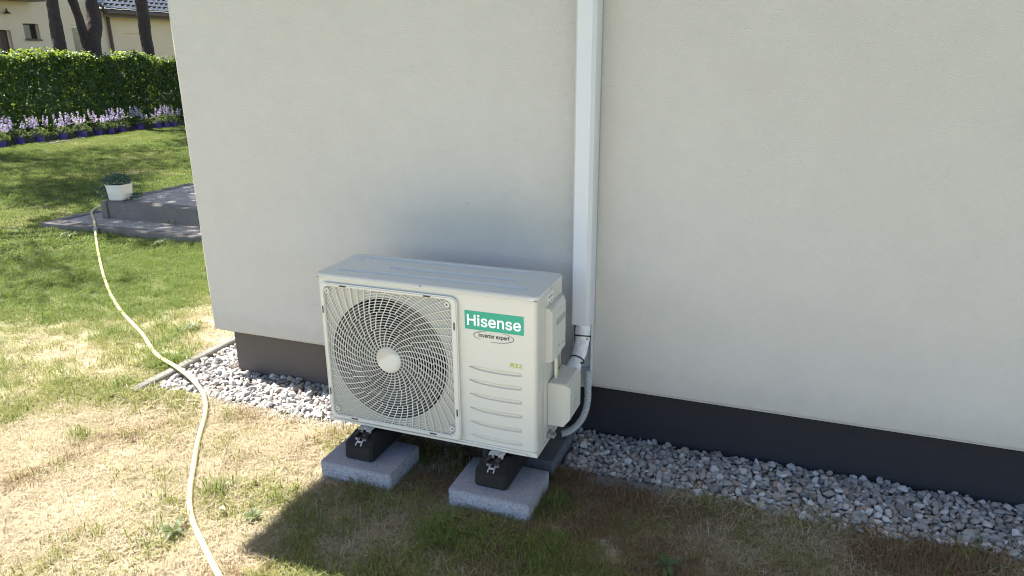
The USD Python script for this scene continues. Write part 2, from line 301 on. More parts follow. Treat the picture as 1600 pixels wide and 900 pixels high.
# ------------------------------------------------------------------ the outdoor unit
AX, AY, AZ, W, H, D = 0.913, -0.441, 0.165, 0.78, 0.541, 0.255
ac = thing('heat_pump_unit', 'cream outdoor air conditioning unit with round fan guard and green badge', 'air conditioner', loc=(AX, AY, AZ))
HT = H - 0.016
CU, CW, CR = 0.26, 0.262, 0.216
def front_panel():
    # left region: flat plate with the round fan opening
    plate = sbox(0.012, 0.0, 0.53, HT).difference(disc(CU, CW, CR, 96))
    left = facing(extr(plate, 0.0015), 0, 0.0015, 0)
    left.fix_normals()
    a = np.linspace(0, math.pi/2, 6)
    arcl = np.stack([0.012 - 0.012*np.sin(a), 0.012 - 0.012*np.cos(a)], 1)
    la = np.vstack([arcl, [[0.0, D]]]); nz = 2
    Vl = np.array([[u, y, w] for u, y in la for w in (0.0, HT)])
    lf = grid_faces(len(la), 2, True)
    # right region: grid with pressed grooves, wrapped round the corner
    ra = 0.015
    us = np.unique(np.concatenate([np.linspace(0.53, 0.55, 3), np.linspace(0.548, 0.735, 34), np.linspace(0.737, W-ra, 4)]))
    path = [(u, 0.0, u, 0.0, -1.0) for u in us] + [(W-ra+ra*math.sin(t), ra-ra*math.cos(t), 9, math.sin(t), -math.cos(t)) for t in np.linspace(0, math.pi/2, 7)[1:]] + [(W, 0.05, 9, 1.0, 0.0)]
    centres = [0.2795, 0.2325, 0.184, 0.1345, 0.0845, 0.037]
    ws = np.concatenate([[0.0], np.linspace(0.01, 0.30, 240), np.linspace(0.31, HT, 12)])
    V = []
    for x, y, u, nx, ny in path:
        t = (u-0.551)/0.178
        d = np.zeros_like(ws)
        if 0 <= t <= 1:
            half = 0.0065*min(1, t*5)**0.7 * min(1, (1-t)*22)**0.5
            for i, c in enumerate(centres):
                wc = c + 0.002 - 0.0045*math.sin(math.pi*t) - 0.004*t
                k = np.clip(np.abs(ws-wc)/max(half, 1e-4), 0, 1); deep = 0.0037 if i < 5 else 0.002
                d = np.maximum(d, deep*np.clip((1-k)*2.6, 0, 1))
        V.append(np.stack([x - nx*d, y - ny*d, ws], 1))
    V = np.array(V)
    rf = grid_faces(len(path), len(ws), True)
    tri = lambda q: np.vstack([q[:, [0, 1, 2]], q[:, [0, 2, 3]]])
    return cat_([left, trimesh.Trimesh(Vl, tri(lf)[:, ::-1], process=False), trimesh.Trimesh(V.reshape(-1, 3), tri(rf)[:, ::-1], process=False)])
obj('front_panel', front_panel(), R['cream'], ac, smooth=28)
obj('side_panel', bx(W-0.006, 0.052, 0.0, W-0.0012, D, HT), R['cream'], ac, label='right side panel of the unit')
obj('side_panel', bx(0.003, 0.03, 0.0, 0.006, D, HT), R['cream'], ac, label='left side panel of the unit')
obj('base_pan', cat_([bx(-0.002, -0.003, -0.006, W+0.002, D+0.002, 0.013, 0.002), bx(0.02, -0.0065, -0.004, W-0.03, -0.001, 0.006, 0.0015)]), R['cream'], ac)
# inside: shroud ring, coil, walls
ang = np.linspace(0, 2*np.pi, 97)
ring = np.array([[[CU+CR*math.cos(t), y, CW+CR*math.sin(t)] for t in ang] for y in (0.0015, 0.03, 0.075)]).reshape(-1, 3)
obj('fan_shroud', (ring, grid_faces(3, 97)), R['shroud'], ac, smooth=True)
obj('coil', bx(0.008, D-0.03, 0.015, W-0.01, D-0.012, HT-0.004), R['coil'], ac)
obj('partition', bx(0.535, 0.01, 0.014, 0.538, D-0.032, HT-0.004), R['dark'], ac)
# fan
def fan_mesh():
    parts = []
    hub = trimesh.creation.cylinder(0.048, 0.06, sections=32); hub.apply_transform(trimesh.transformations.rotation_matrix(math.pi/2, [1, 0, 0])); hub.apply_translation((CU, 0.075, CW)); parts.append(hub)
    for k in range(3):
        rr = np.linspace(0.045, 0.203, 14); tt = np.linspace(0, 1, 14); V = []
        for r in rr:
            s = (r-0.045)/0.158
            t0 = 2*math.pi*k/3 + 0.5*s + 2.6; wid = 1.0 + 0.75*s
            for t in tt:
                A = t0 + wid*(t-0.5); V.append([CU + r*math.cos(A), 0.075 + 0.05*(t-0.5)*(1-0.3*s) + 0.012*math.sin(t*3.1), CW + r*math.sin(A)])
        V = np.array(V); q = grid_faces(14, 14); f = np.vstack([q[:, [0, 1, 2]], q[:, [0, 2, 3]]])
        parts += [trimesh.Trimesh(V, f, process=False), trimesh.Trimesh(V + [0, 0.002, 0], f[:, ::-1], process=False)]
    return parts
fp = fan_mesh()
fan = obj('fan_hub', fp[0], R['fan'], ac, smooth=40)
for k in range(3): obj('fan_blade', cat_(fp[1+2*k:3+2*k]), R['fan'], ac, smooth=True)
# fan guard
GF = rrect(0.016, 0.010, 0.519, 0.511, 0.022); GI = rrect(0.030, 0.024, 0.498, 0.500, 0.020)
guard = obj('fan_guard', facing(extr(GF.difference(GI), 0.008), 0, -0.0005, 0), R['creamp'], ac)
obj('guard_rim', facing(extr(GF.buffer(-0.004).difference(GI.buffer(0.003)), 0.0025), 0, -0.0083, 0), R['creamp'], guard)
hubm = trimesh.creation.revolve(np.array([[0, 0.0155], [0.03, 0.0145], [0.042, 0.012], [0.0465, 0.007], [0.0465, -0.004], [0, -0.004]]), sections=48)
obj('hub_cap', facing(hubm, CU, 0, CW), R['creamp'], guard, smooth=40)
def wires():
    inner = GI.buffer(0.002); out = []
    from shapely.geometry import LineString
    from shapely import prepare
    def strip(pts, w, y0, y1):
        P = np.asarray(pts); t = np.gradient(P, axis=0); t /= np.linalg.norm(t, axis=1, keepdims=True) + 1e-12; nn = np.stack([-t[:, 1], t[:, 0]], 1)*w/2
        a, b = P+nn, P-nn; m = len(P)
        V = np.vstack([np.insert(a, 1, y0, 1), np.insert(b, 1, y0, 1), np.insert(a, 1, y1, 1), np.insert(b, 1, y1, 1)]); f = []
        for i in range(m-1):
            for p, q in ((0, 1), (2, 0), (1, 3)):
                f += [[p*m+i, q*m+i, q*m+i+1], [p*m+i, q*m+i+1, p*m+i+1]]
        return trimesh.Trimesh(V, f, process=False)
    def add(line, w, y0, y1):
        g = line.intersection(inner)
        for s in getattr(g, 'geoms', [g]):
            c = np.array(s.coords) if not s.is_empty and s.geom_type == 'LineString' else np.zeros((0, 2))
            if len(c) > 1: out.append(strip(c, w, y0, y1))
    r = 0.0565
    while r < 0.335:
        A = np.linspace(0.001, 2*math.pi, 130); add(LineString(np.stack([CU + r*np.cos(A), CW + r*np.sin(A)], 1)), 0.0020, -0.0060, -0.0030); r += 0.0093
    def twist(r): return -0.62*np.log(np.maximum(r/0.046, 1.0))**1.25/1.75
    for n, r0, r1, off in ((27, 0.045, 0.1123, 0.0), (40, 0.1123, 0.1681, 0.06), (54, 0.1681, 0.336, 0.0)):
        for k in range(n):
            rr = np.linspace(r0, r1, 9 if r1 < 0.3 else 16); A = 2*math.pi*(k/n) + off + twist(rr)
            add(LineString(np.stack([CU + rr*np.cos(A), CW + rr*np.sin(A)], 1)), 0.0025, -0.0068, -0.0030)
    return cat_(out)
obj('guard_wires', wires(), R['creamp'], guard, kind='stuff')
for u, w in ((0.041, 0.483), (0.484, 0.484), (0.042, 0.047), (0.486, 0.049)):
    boss = trimesh.creation.revolve(np.array([[0.004, 0.0025], [0.0045, 0.009], [0.009, 0.009], [0.0105, 0.005], [0.0105, 0.0]]), sections=20)
    obj('screw_boss', facing(boss, u, 0.0, w), R['creamp'], guard, smooth=40)
    obj('screw', facing(extr(disc(0, 0, 0.0042, 12), 0.004), u, 0.0, w), R['grey'], guard)
for u, w, hz in ((0.106, 0.5045, 1), (0.416, 0.5045, 1), (0.0215, 0.415, 0), (0.508, 0.415, 0), (0.508, 0.112, 0), (0.0215, 0.112, 0), (0.111, 0.0185, 1), (0.416, 0.0185, 1)):
    dx, dz = (0.0125, 0.0022) if hz else (0.0022, 0.0125)
    obj('clip_slot', bx(u-dx, -0.0118, w-dz, u+dx, -0.0060, w+dz), R['black'], guard)
# lid
def lid():
    plan = rrect(-0.0035, -0.0045, W+0.0035, D+0.004, 0.018)
    loops = [(-0.0, HT+0.0008), (0.0, H-0.007), (0.0022, H-0.0022), (0.007, H)]
    n = 120; V = []
    for inset, z in loops:
        ln = plan.buffer(-inset).exterior if inset else plan.exterior
        for k in range(n): p = ln.interpolate(k/n, normalized=True); V.append([p.x, p.y, z])
    V = np.array(V); f = []
    for i in range(len(loops)-1):
        for k in range(n):
            j = (k+1) % n; f += [[i*n+k, i*n+j, (i+1)*n+j], [i*n+k, (i+1)*n+j, (i+1)*n+k]]
    c = len(V); V = np.vstack([V, [W/2, D/2, H]])
    for k in range(n): f.append([(len(loops)-1)*n+k, (len(loops)-1)*n+(k+1) % n, c])
    m = trimesh.Trimesh(V, f, process=False)
    if m.volume < 0: m.invert()
    def ridge(x0, y0, x1, y1, w=0.0095, h=0.0065):
        d = np.array([x1-x0, y1-y0]); L = np.linalg.norm(d); d /= L; nn = np.array([-d[1], d[0]]); prof = [(w*math.cos(a)/2, h*math.sin(a)) for a in np.linspace(0, math.pi, 8)]
        st = np.array([0, 0.006, L-0.006, L]); sc = [0.25, 1, 1, 0.25]; V = []
        for s, k in zip(st, sc):
            for a, b in prof: q = np.array([x0, y0]) + d*s + nn*a*k; V.append([q[0], q[1], H - 0.0002 + b*k])
        q = grid_faces(4, 8, True); t = trimesh.Trimesh(V, np.vstack([q[:, [0, 1, 2]], q[:, [0, 2, 3]]]), process=False); return t
    rs = [ridge(0.072, 0.2175, 0.682, 0.2175), ridge(0.205, 0.128, 0.666, 0.128), ridge(0.053, 0.0555, 0.728, 0.0555), ridge(0.704, 0.174, 0.734, 0.174, 0.011), ridge(0.040, 0.187, 0.060, 0.219, 0.007)]
    for t in rs:
        if t.face_normals[:, 2].mean() < 0: t.invert()
    return m, rs
lm, rs = lid()
lidp = obj('lid', lm, R['lid'], ac, smooth=35)
for t in rs: obj('ridge', t, R['ridge'], lidp, smooth=True)
obj('seam', bx(0.002, -0.0012, HT-0.0008, W-0.002, D, HT+0.001), R['dark'], ac)
obj('lid_screw', bx(0.386, -0.0062, H-0.0115, 0.393, -0.0035, H-0.0045, 0.0008), R['grey'], ac)
obj('lid_screw', bx(W+0.003, 0.118, HT+0.002, W+0.0055, 0.124, HT+0.008, 0.0008), R['grey'], ac)
# badge and print
def words(text, u0, u1, w0, height, bold, y, depth=0.0006):
    m = text_mesh(text, 1.0, 0.02, bold); v = m.vertices; s = (u1-u0)/(v[:, 0].max()-v[:, 0].min())
    m.vertices = np.stack([(v[:, 0]-v[:, 0].min())*s, v[:, 1]*height, v[:, 2]*depth/0.02], 1)
    return facing(m, u0, y, w0)
badge = obj('badge', facing(extr(sbox(0.541, 0.4095, 0.7365, 0.4705), 0.0009), 0, -0.0002, 0), R['green'], ac, label='green badge with white lettering Hisense')
obj('lettering', words('Hisense', 0.549, 0.7285, 0.4235, 0.0345, True, -0.0012), R['letter'], badge)
slog = obj('slogan', words('inverter expert', 0.587, 0.690, 0.387, 0.0125, True, -0.0002, 0.0005), R['ink'], ac)
def swoosh():
    out = []
    for a0, a1 in ((112, 228), (-100, 62)):
        A = np.radians(np.linspace(a0, a1, 34)); s = np.linspace(0, 1, 34); wd = 0.0007*np.sin(np.pi*np.clip(s*0.9+0.08, 0, 1)) + 0.00025
        e = np.stack([0.637 + 0.067*np.cos(A), 0.3915 + 0.0175*np.sin(A)], 1); n = np.stack([np.cos(A), 2.0*np.sin(A)], 1); n /= np.linalg.norm(n, axis=1, keepdims=True)
        out.append(extr(Polygon(np.vstack([e + n*wd[:, None], (e - n*wd[:, None])[::-1]])).buffer(0), 0.0005))
    return cat_(out)
obj('swoosh', facing(swoosh(), 0, -0.0002, 0), R['ink'], slog)
obj('refrigerant_mark', words('R32', 0.692, 0.7315, 0.3000, 0.0130, True, -0.0002, 0.0005), R['lime'], ac)
# right side: sticker, cover, cables, valve cover
st = obj('rating_sticker', bx(W-0.0005, 0.1, 0.468, W+0.0006, 0.154, 0.514), R['letter'], ac)
for k, (y0, y1, z0, z1) in enumerate(((0.106, 0.148, 0.497, 0.507), (0.106, 0.125, 0.474, 0.490), (0.131, 0.148, 0.484, 0.491), (0.131, 0.148, 0.474, 0.480))):
    obj('print_mark', bx(W+0.0002, y0, z0, W+0.0010, y1, z1), R['grey'], st)
def hullbox(P): return trimesh.convex.convex_hull(np.array(P, float))
y0, y1, z0, z1, t = 0.083, 0.240, 0.292, 0.478, 0.021
cover = hullbox([[W-.001, y0, z0], [W-.001, y1, z0], [W-.001, y0, z1], [W-.001, y1, z1], [W+t-.003, y0+.002, z0+.004], [W+t-.003, y0+.002, z1-.012], [W+t, y0+.006, z0+.007], [W+t, y1-.012, z0+.007], [W+t, y0+.006, z1-.022], [W+t, y1-.012, z1-.022], [W+.010, y0+.002, z1-.004], [W+.010, y1-.004, z1-.004]])
cov = obj('terminal_cover', cover, R['creamp'], ac)
hr = rrect(0.128, 0.402, 0.222, 0.424, 0.008)
m = extr(hr, 0.0015); v = m.vertices; m.vertices = np.stack([v[:, 2] + W + t - 0.0008, v[:, 0], v[:, 1]], 1)
obj('hand_grip', m, R['grey'], cov)
for k in range(2): obj('cover_mark', bx(W+t-0.0004, 0.15+0.04*k, 0.325-0.006*k, W+t+0.0006, 0.17+0.045*k, 0.33-0.006*k), R['grey'], cov)
obj('cable_outlet', hullbox([[W-.001, .13, .27], [W-.001, .20, .27], [W-.001, .13, .293], [W-.001, .20, .293], [W+.015, .135, .285], [W+.015, .195, .285], [W+.015, .135, .293], [W+.015, .195, .293]]), R['creamp'], cov)
obj('power_cable', tube(spline([[W+.010, .150, .30], [W+.012, .150, .26], [W+.013, .148, .22], [W+.016, .150, .19]], 14), 0.0042, 8), R['wire'], ac, smooth=True)
obj('power_cable', tube(spline([[W+.010, .162, .30], [W+.013, .161, .26], [W+.014, .162, .22], [W+.016, .164, .19]], 14), 0.0042, 8), R['wirey'], ac, smooth=True, label='yellowish cable beside the white one')
vx, vy0, vy1, vz0, vz1 = 0.074, 0.108, 0.248, 0.060, 0.212
vc = hullbox([[W, vy0, vz0], [W, vy1, vz0], [W, vy0, vz1-.004], [W, vy1, vz1-.004], [W+.005, vy0-.0, vz1], [W+.06, vy0+.006, vz1+.0], [W+.06, vy1-.006, vz1+.004], [W+.005, vy1, vz1+.006],
              [W+vx-.008, vy0+.001, vz1-.006], [W+vx-.008, vy0+.001, vz0+.02], [W+vx, vy0+.009, vz1-.014], [W+vx, vy1-.009, vz1-.014], [W+vx, vy0+.009, vz0+.025], [W+vx, vy1-.009, vz0+.025], [W+vx-.02, vy0, vz0], [W+vx-.02, vy1, vz0]])
vcp = obj('valve_cover', vc, R['creamp'], ac)
for k in range(3):
    obj('embossed_mark', bx(W+vx-0.0006, 0.155, 0.11+0.022*k, W+vx+0.0004, 0.155+(0.02, 0.035, 0.025)[k], 0.113+0.022*k), R['grey'], vcp)
for yy in (0.056, 0.066): obj('side_seam', bx(W-0.0004, yy, 0.0, W+0.0008, yy+0.0025, 0.30 if yy > 0.06 else 0.2), R['creamp'], ac)
obj('earth_bracket', cat_([bx(W+0.001, 0.10, 0.012, W+0.010, 0.135, 0.030, 0.002), bx(W+0.001, 0.125, 0.0, W+0.018, 0.150, 0.012, 0.002)]), R['zinc'], ac)
def perforations():
    out = []
    for i in range(9):
        for j in range(14):
            out.append(bx(W-0.0008, 0.160+0.010*i, 0.215+0.006*j, W+0.0003, 0.165+0.010*i, 0.218+0.006*j))
    return cat_(out)
obj('vent_perforations', perforations(), R['grey'], ac, kind='stuff')

# ------------------------------------------------------------------ slabs and rubber feet
def slab_mesh(x0, y0, x1, y1, z1, c=0.004):
    m = bx(x0, y0, -0.05, x1, y1, z1, c); m = m.subdivide_to_size(0.02); v = m.vertices
    d = (fbm(v*38, 3, 5) - 0.5)[:, None]*m.vertex_normals*0.0022
    m.vertices = v + d*np.where(v[:, 2:] < z1-0.002, 1.0, 0.25); return m
def paver(x0, y0, x1, y1, z1, top, side, label):
    t = thing('concrete_slab', label, 'concrete slab', loc=((x0+x1)/2, (y0+y1)/2, 0)); cx, cy = (x0+x1)/2, (y0+y1)/2
    obj('slab_body', slab_mesh(x0-cx, y0-cy, x1-cx, y1-cy, z1-0.004), side, t)
    obj('top_face', bx(x0-cx+0.0005, y0-cy+0.0005, z1-0.012, x1-cx-0.0005, y1-cy-0.0005, z1, 0.003), top, t)
S1, S2, SY0, SY1, SH, SW = 0.947, 1.4336, -0.5652, -0.360, 0.0674, 0.2754
paver(S1, SY0, S1+SW, SY1, SH, R['slab'], R['slabrough'], 'grey concrete slab under the fan end of the unit, sunlit grass beside it')
paver(S2, SY0, S2+SW, SY1, SH, R['slab'], R['slabrough'], 'grey concrete slab under the badge end of the unit, in full shade')
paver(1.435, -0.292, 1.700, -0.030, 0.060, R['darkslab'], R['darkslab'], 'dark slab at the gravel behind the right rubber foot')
def foot(x0, label):
    f = thing('rubber_foot', label, 'rubber foot', 'rubber feet carrying the unit', loc=(x0, -0.52, SH)) if False else thing('rubber_foot', label, 'rubber foot', loc=(x0, -0.52, SH))
    w, L, h = 0.112, 0.40, 0.083
    P = [[0.010, 0, 0.004], [w-.010, 0, 0.004], [0.012, 0.003, 0], [w-.012, .003, 0], [0, 0.010, 0.004], [w, 0.010, 0.004], [0, L, 0.0], [w, L, 0.0], [0.011, 0.002, 0.048], [w-0.011, 0.002, 0.048], [0.002, 0.011, 0.054], [w-0.002, 0.011, 0.054], [0.014, 0.006, 0.055], [w-.014, 0.006, 0.055], [0.001, L, 0.052], [w-.001, L, 0.052], [0.020, 0.052, h], [w-0.020, 0.052, h], [0.013, 0.060, h-.004], [w-0.013, 0.060, h-.004], [0.020, L-0.03, h], [w-0.020, L-0.03, h]]
    m = trimesh.convex.convex_hull(np.array(P)); obj('rubber_body', m, R['rubber'], f)
    c = w/2
    # strut channel set in the top: a C profile whose end shows on the slope
    ch = [bx(c-0.021, 0.022, 0.074, c+0.021, L-0.04, 0.0765), bx(c-0.021, 0.020, 0.0765, c-0.0185, L-0.04, 0.0905), bx(c+0.0185, 0.020, 0.0765, c+0.021, L-0.04, 0.0905), bx(c-0.0185, 0.020, 0.088, c-0.0105, L-0.04, 0.0905), bx(c+0.0105, 0.020, 0.088, c+0.0185, L-0.04, 0.0905)]
    obj('strut_channel', cat_(ch), R['dark'], f)
    # bright cut end of the channel
    def on(u0, h0, u1, h1, t0=-0.003, t1=0.002):
        q = []
        for h in (h0, h1):
            y = 0.004 + (h-0.052)*(0.048/0.031)
            q += [[c+u0, y+t0, h], [c+u1, y+t0, h], [c+u0, y+t1, h+.001], [c+u1, y+t1, h+.001]]
        return trimesh.convex.convex_hull(np.array(q))
    e = [on(-0.021, 0.066, -0.005, 0.073), on(0.005, 0.066, 0.021, 0.073), on(-0.012, 0.054, -0.008, 0.067), on(0.008, 0.054, 0.012, 0.067), on(-0.012, 0.060, 0.012, 0.0635)]
    obj('channel_end', cat_(e), R['zinc'], f)
    # clamp plate, bolt, washer below the front edge
    br = obj('clamp_plate', cat_([bx(c-0.024, 0.050, 0.0908, c+0.028, 0.10, 0.0935, .0008), bx(c-0.024, 0.048, 0.080, c-0.004, 0.0515, 0.0935, .0008), bx(c+0.010, 0.044, 0.0835, c+0.028, 0.052, 0.0925, .001)]), R['zinc'], f)
    hx = trimesh.creation.cylinder(0.0085, 0.008, sections=6); hx.apply_translation((c+0.002, 0.060, 0.0945)); obj('bolt', hx, R['zinc'], br)
    ws = trimesh.creation.cylinder(0.012, 0.002, sections=18); ws.apply_translation((c-0.012, 0.058, 0.0945)); obj('washer', ws, R['zinc'], br)
    return f
foot(1.015, 'black rubber foot under the fan end of the unit')
foot(1.505, 'black rubber foot under the badge end of the unit')

# ------------------------------------------------------------------ duct, pipes, drain hose
duct = thing('pipe_duct', 'tall white plastic pipe duct running up the rendered wall', 'pipe duct')
dx0, dx1, dy, dz = 1.688, 1.757, -0.068, 0.483
prof = np.array([[dx0-0.002, -0.004], [dx0-0.001, -0.045], [dx0+0.003, dy+0.004], [dx0+0.008, dy], [dx1-0.014, dy], [dx1-0.002, dy+0.010], [dx1+0.002, -0.040], [dx1+0.002, -0.004]])
def shell(prof, z0, z1, t=0.002):
    inner = prof + np.array([[t, 0], [t, 0], [t, t], [t, t], [-t, t], [-t, t], [-t, 0], [-t, 0]]); n = len(prof)
    V = np.vstack([np.insert(p, 2, z, 1) for p, z in ((prof, z0), (prof, z1), (inner, z0), (inner, z1))]); f = []
    for i in range(n-1):
        j = i+1; f += [[i, j, n+j], [i, n+j, n+i], [2*n+j, 2*n+i, 3*n+i], [2*n+j, 3*n+i, 3*n+j], [j, i, 2*n+i], [j, 2*n+i, 2*n+j], [n+i, n+j, 3*n+j], [n+i, 3*n+j, 3*n+i]]
    return trimesh.Trimesh(V, f, process=False)
obj('duct_cover', shell(prof, dz, EAVE_Z), R['white'], duct, smooth=18)
ch = [bx(dx0+0.001, -0.0045, 0.226, dx1, -0.0015, dz+0.05), bx(dx0+0.001, -0.030, 0.226, dx0+0.003, -0.0045, dz+0.05), bx(dx1-0.002, -0.030, 0.226, dx1, -0.0045, dz+0.05)]
obj('base_channel', cat_(ch), R['white'], duct)
obj('channel_floor', hullbox([[dx0+.004, -.006, .226], [dx1-.003, -.006, .226], [dx0+.01, -.034, .232], [dx1-.004, -.034, .232], [dx0+.004, -.006, .30], [dx1-.003, -.006, .30], [dx0+.012, -.022, .30], [dx1-.004, -.022, .30]]), R['white'], duct)
obj('sealant_line', bx(dx1+0.0015, -0.006, dz, dx1+0.004, -0.001, EAVE_Z), R['grey'], duct)
obj('gap_shade_bar', bx(dx0+0.004, -0.018, 0.40, dx0+0.008, -0.006, dz+0.02), R['black'], duct)  # black bar added for the shade in the gap beside the pipes
def lump(m, amp, s, seed):
    v = m.vertices; m.vertices = v + m.vertex_normals*((fbm(v*s, 3, seed)-0.5)*2*amp)[:, None]; return m
pipes = thing('pipe_bundle', 'white wrapped pipe bundle bending from the duct to the valve cover', 'pipes')
bp = spline([[1.729, -0.040, 0.56], [1.729, -0.042, 0.48], [1.731, -0.058, 0.425], [1.730, -0.090, 0.385], [1.724, -0.130, 0.355], [1.722, -0.160, 0.335]], 60)
rr = np.interp(np.linspace(0, 1, 60), [0, .35, .6, 1], [0.0265, 0.0265, 0.0235, 0.020])
obj('wrap', lump(tube(bp, rr, 24), 0.0035, 55, 2), R['tape'], pipes, smooth=True)
for q, (ox, oz) in enumerate(((-0.011, 0.004), (0.014, -0.006))):
    obj('pipe_end', lump(tube(spline([[1.724+ox*.6, -0.110, 0.372+oz*.5], [1.722+ox, -0.150, 0.345+oz], [1.722+ox*1.2, -0.185, 0.318+oz*1.5], [1.724+ox*1.2, -0.205, 0.285+oz]], 26), 0.0135, 16), 0.0015, 90, 4), R['tape'], pipes, smooth=True)
def tie(i, r):
    p, t = bp[i], bp[i+1]-bp[i-1]; t /= np.linalg.norm(t); u = np.cross(t, [0, 1.0, 0.3]); u /= np.linalg.norm(u); v = np.cross(t, u)
    A = np.linspace(0, 2*np.pi, 33); loop = p + r*(np.cos(A)[:, None]*u + np.sin(A)[:, None]*v)
    tt = tube(loop, 0.0024, 6, cap=False); head = bx(-.006, -.004, -.004, .006, .004, .004, .001); head.apply_translation(p - v*0 + u*0 + np.array([0.016, -0.016, -0.004]))
    return cat_([tt, head])
obj('cable_tie', tie(23, 0.0285), R['black'], pipes, smooth=40)
obj('cable_tie', tie(43, 0.0250), R['black'], pipes, smooth=40)
tail = tube(np.array([[dx1-0.006, -0.055, 0.438], [dx1-0.001, -0.062, 0.422], [dx1+0.0005, -0.064, 0.402]]), 0.002, 6); obj('tie_tail', tail, R['black'], pipes)
dp = spline([[1.751, -0.036, 0.30], [1.753, -0.046, 0.235], [1.755, -0.056, 0.185], [1.748, -0.075, 0.14], [1.730, -0.095, 0.108], [1.705, -0.115, 0.088], [1.68, -0.13, 0.080]], 150)
cr = 0.0108 + 0.0020*np.sign(np.sin(np.arange(150)*2*np.pi/3.0 + .3))
obj('drain_hose', tube(dp, cr, 14), R['white'], smooth=30, label='ribbed white drain hose curving below the pipe duct', cat='drain hose')

# ------------------------------------------------------------------ gravel bed with its edging
def in_bed(x, y): return (-0.185 < x < 3.75 and (-0.222 if x < 2.15 else -0.262 + 0.02*math.sin(x*9)) < y < 0.055) or (-0.185 < x < 0.055 and 0.0 < y < 0.75)
gravel = thing('gravel_bed', 'strip of pale crushed stone gravel along the foot of the wall', kind='structure')
obj('bed_base', cat_([bx(-0.19, -0.225, -0.06, 3.8, 0.06, -0.012), bx(-0.19, 0.06, -0.06, 0.06, 0.8, -0.012)]), R['stone_dark'], gravel)
CELL = 0.004; GX0, GY0 = -0.25, -0.30; gw, gh = int(4.1/CELL), int(1.15/CELL)
hm = np.full((gw, gh), -0.012)
def stone(size, k):
    r2 = np.random.default_rng(1000+k); n = 20
    p = r2.normal(size=(n, 3)); p /= np.linalg.norm(p, axis=1, keepdims=True); p *= 1 + 0.16*(r2.random((n, 1))-0.5)
    p *= np.array([1.0, 0.62 + 0.33*r2.random(), 0.42 + 0.33*r2.random()])*size/2
    m = trimesh.convex.convex_hull(p); return m
templates = [stone(1.0, k) for k in range(36)]
stones = []
cand = []
area = 3.935*0.277 + 0.24*0.7
NST = int(area*6800)
for k in range(NST):
    size = float(np.clip(rng.lognormal(math.log(0.0225), 0.30), 0.012, 0.042))
    m = templates[int(rng.integers(36))]
    Rm = trimesh.transformations.random_rotation_matrix(rng.random(3))[:3, :3]
    tilt = 0.35  # mostly lying flat
    q = trimesh.transformations.rotation_matrix(rng.random()*6.283, [0, 0, 1])[:3, :3] @ trimesh.transformations.rotation_matrix(rng.normal()*tilt, [1, 0, 0])[:3, :3] @ trimesh.transformations.rotation_matrix(rng.normal()*tilt, [0, 1, 0])[:3, :3]
    v = (m.vertices*size) @ (q if rng.random() < 0.75 else Rm).T
    best = None
    ext = v[:, :2]; rx, ry = np.abs(ext[:, 0]).max()*0.72, np.abs(ext[:, 1]).max()*0.72
    for _ in range(7):
        while True:
            if rng.random() < 0.13: x, y = rng.uniform(-0.185, 0.05), rng.uniform(0.05, 0.75)
            else: x, y = rng.uniform(-0.18, 3.74), rng.uniform(-0.27, 0.05)
            if in_bed(x-rx*0.8, y-ry*0.8) and in_bed(x+rx*0.8, y+ry*0.8): break
        i0, i1, j0, j1 = int((x-rx-GX0)/CELL), int((x+rx-GX0)/CELL)+1, int((y-ry-GY0)/CELL), int((y+ry-GY0)/CELL)+1
        w = hm[i0:i1, j0:j1]; top = 0.5*w.max() + 0.5*w.mean()
        if best is None or top < best[0]: best = (top, x, y, i0, i1, j0, j1)
    top, x, y, i0, i1, j0, j1 = best
    if 1.43 < x < 1.712 and y < -0.02: continue
    hz = v[:, 2].max()-v[:, 2].min(); z = top - v[:, 2].min() - 0.12*hz
    if z + v[:, 2].max() > 0.050: continue
    stones.append((v + [x, y, z], m.faces, x, y, z, size))
    I, J = np.meshgrid(np.arange(i0, i1), np.arange(j0, j1), indexing='ij'); ex = ((GX0+(I+.5)*CELL-x)/max(rx, 1e-3))**2 + ((GY0+(J+.5)*CELL-y)/max(ry, 1e-3))**2
    hm[i0:i1, j0:j1] = np.where(ex < 1, np.maximum(hm[i0:i1, j0:j1], z + v[:, 2].max()*np.sqrt(np.clip(1-0.8*ex, 0, 1))), hm[i0:i1, j0:j1])
def seen_size(s):
    u, v, z = pix((s[2], s[3], s[4]))
    if not (-5 < u < 1605 and v < 905): return 0.0
    i, j = int((s[2]-GX0)/CELL), int((s[3]-GY0)/CELL)
    ontop = s[0][:, 2].max() > hm[i, j] - 0.006
    return FPX*s[5]/z*(1.0 if ontop else 0.35)
order = sorted(range(len(stones)), key=lambda k: -seen_size(stones[k]))
kinds = [R['stone'], R['stone'], R['stone_pale'], R['stone'], R['stone_dark'], R['stone_pale'], R['stone'], R['stone_warm']]
for k in order[:300]:
    v, f, *_ = stones[k]; obj('stone', (v, f), kinds[(k*5) % 8], gravel, smooth=38)
rest = order[300:]
for q, nm in enumerate(('stone', 'stone_pale', 'stone_dark', 'stone_warm')):
    sel = [k for k in rest if kinds[(k*5) % 8] is R[nm]]
    if sel: obj('loose_gravel', cat_([trimesh.Trimesh(stones[k][0], stones[k][1], process=False) for k in sel]), R[nm], gravel, smooth=38, kind='stuff')
def edging(x0, y0, x1, y1, z, m, label):
    b = bx(x0, y0, -0.15, x1, y1, z, 0.006).subdivide_to_size(0.05); v = b.vertices; b.vertices = v + b.vertex_normals*((fbm(v*25, 3, 9)-0.5)*0.006)[:, None]
    obj('edging_stone', b, m, smooth=40, label=label, cat='edging stone')
edging(-0.236, -0.29, -0.190, 0.80, 0.024, R['kerb'], 'sunlit concrete edging stone at the left end of the gravel')
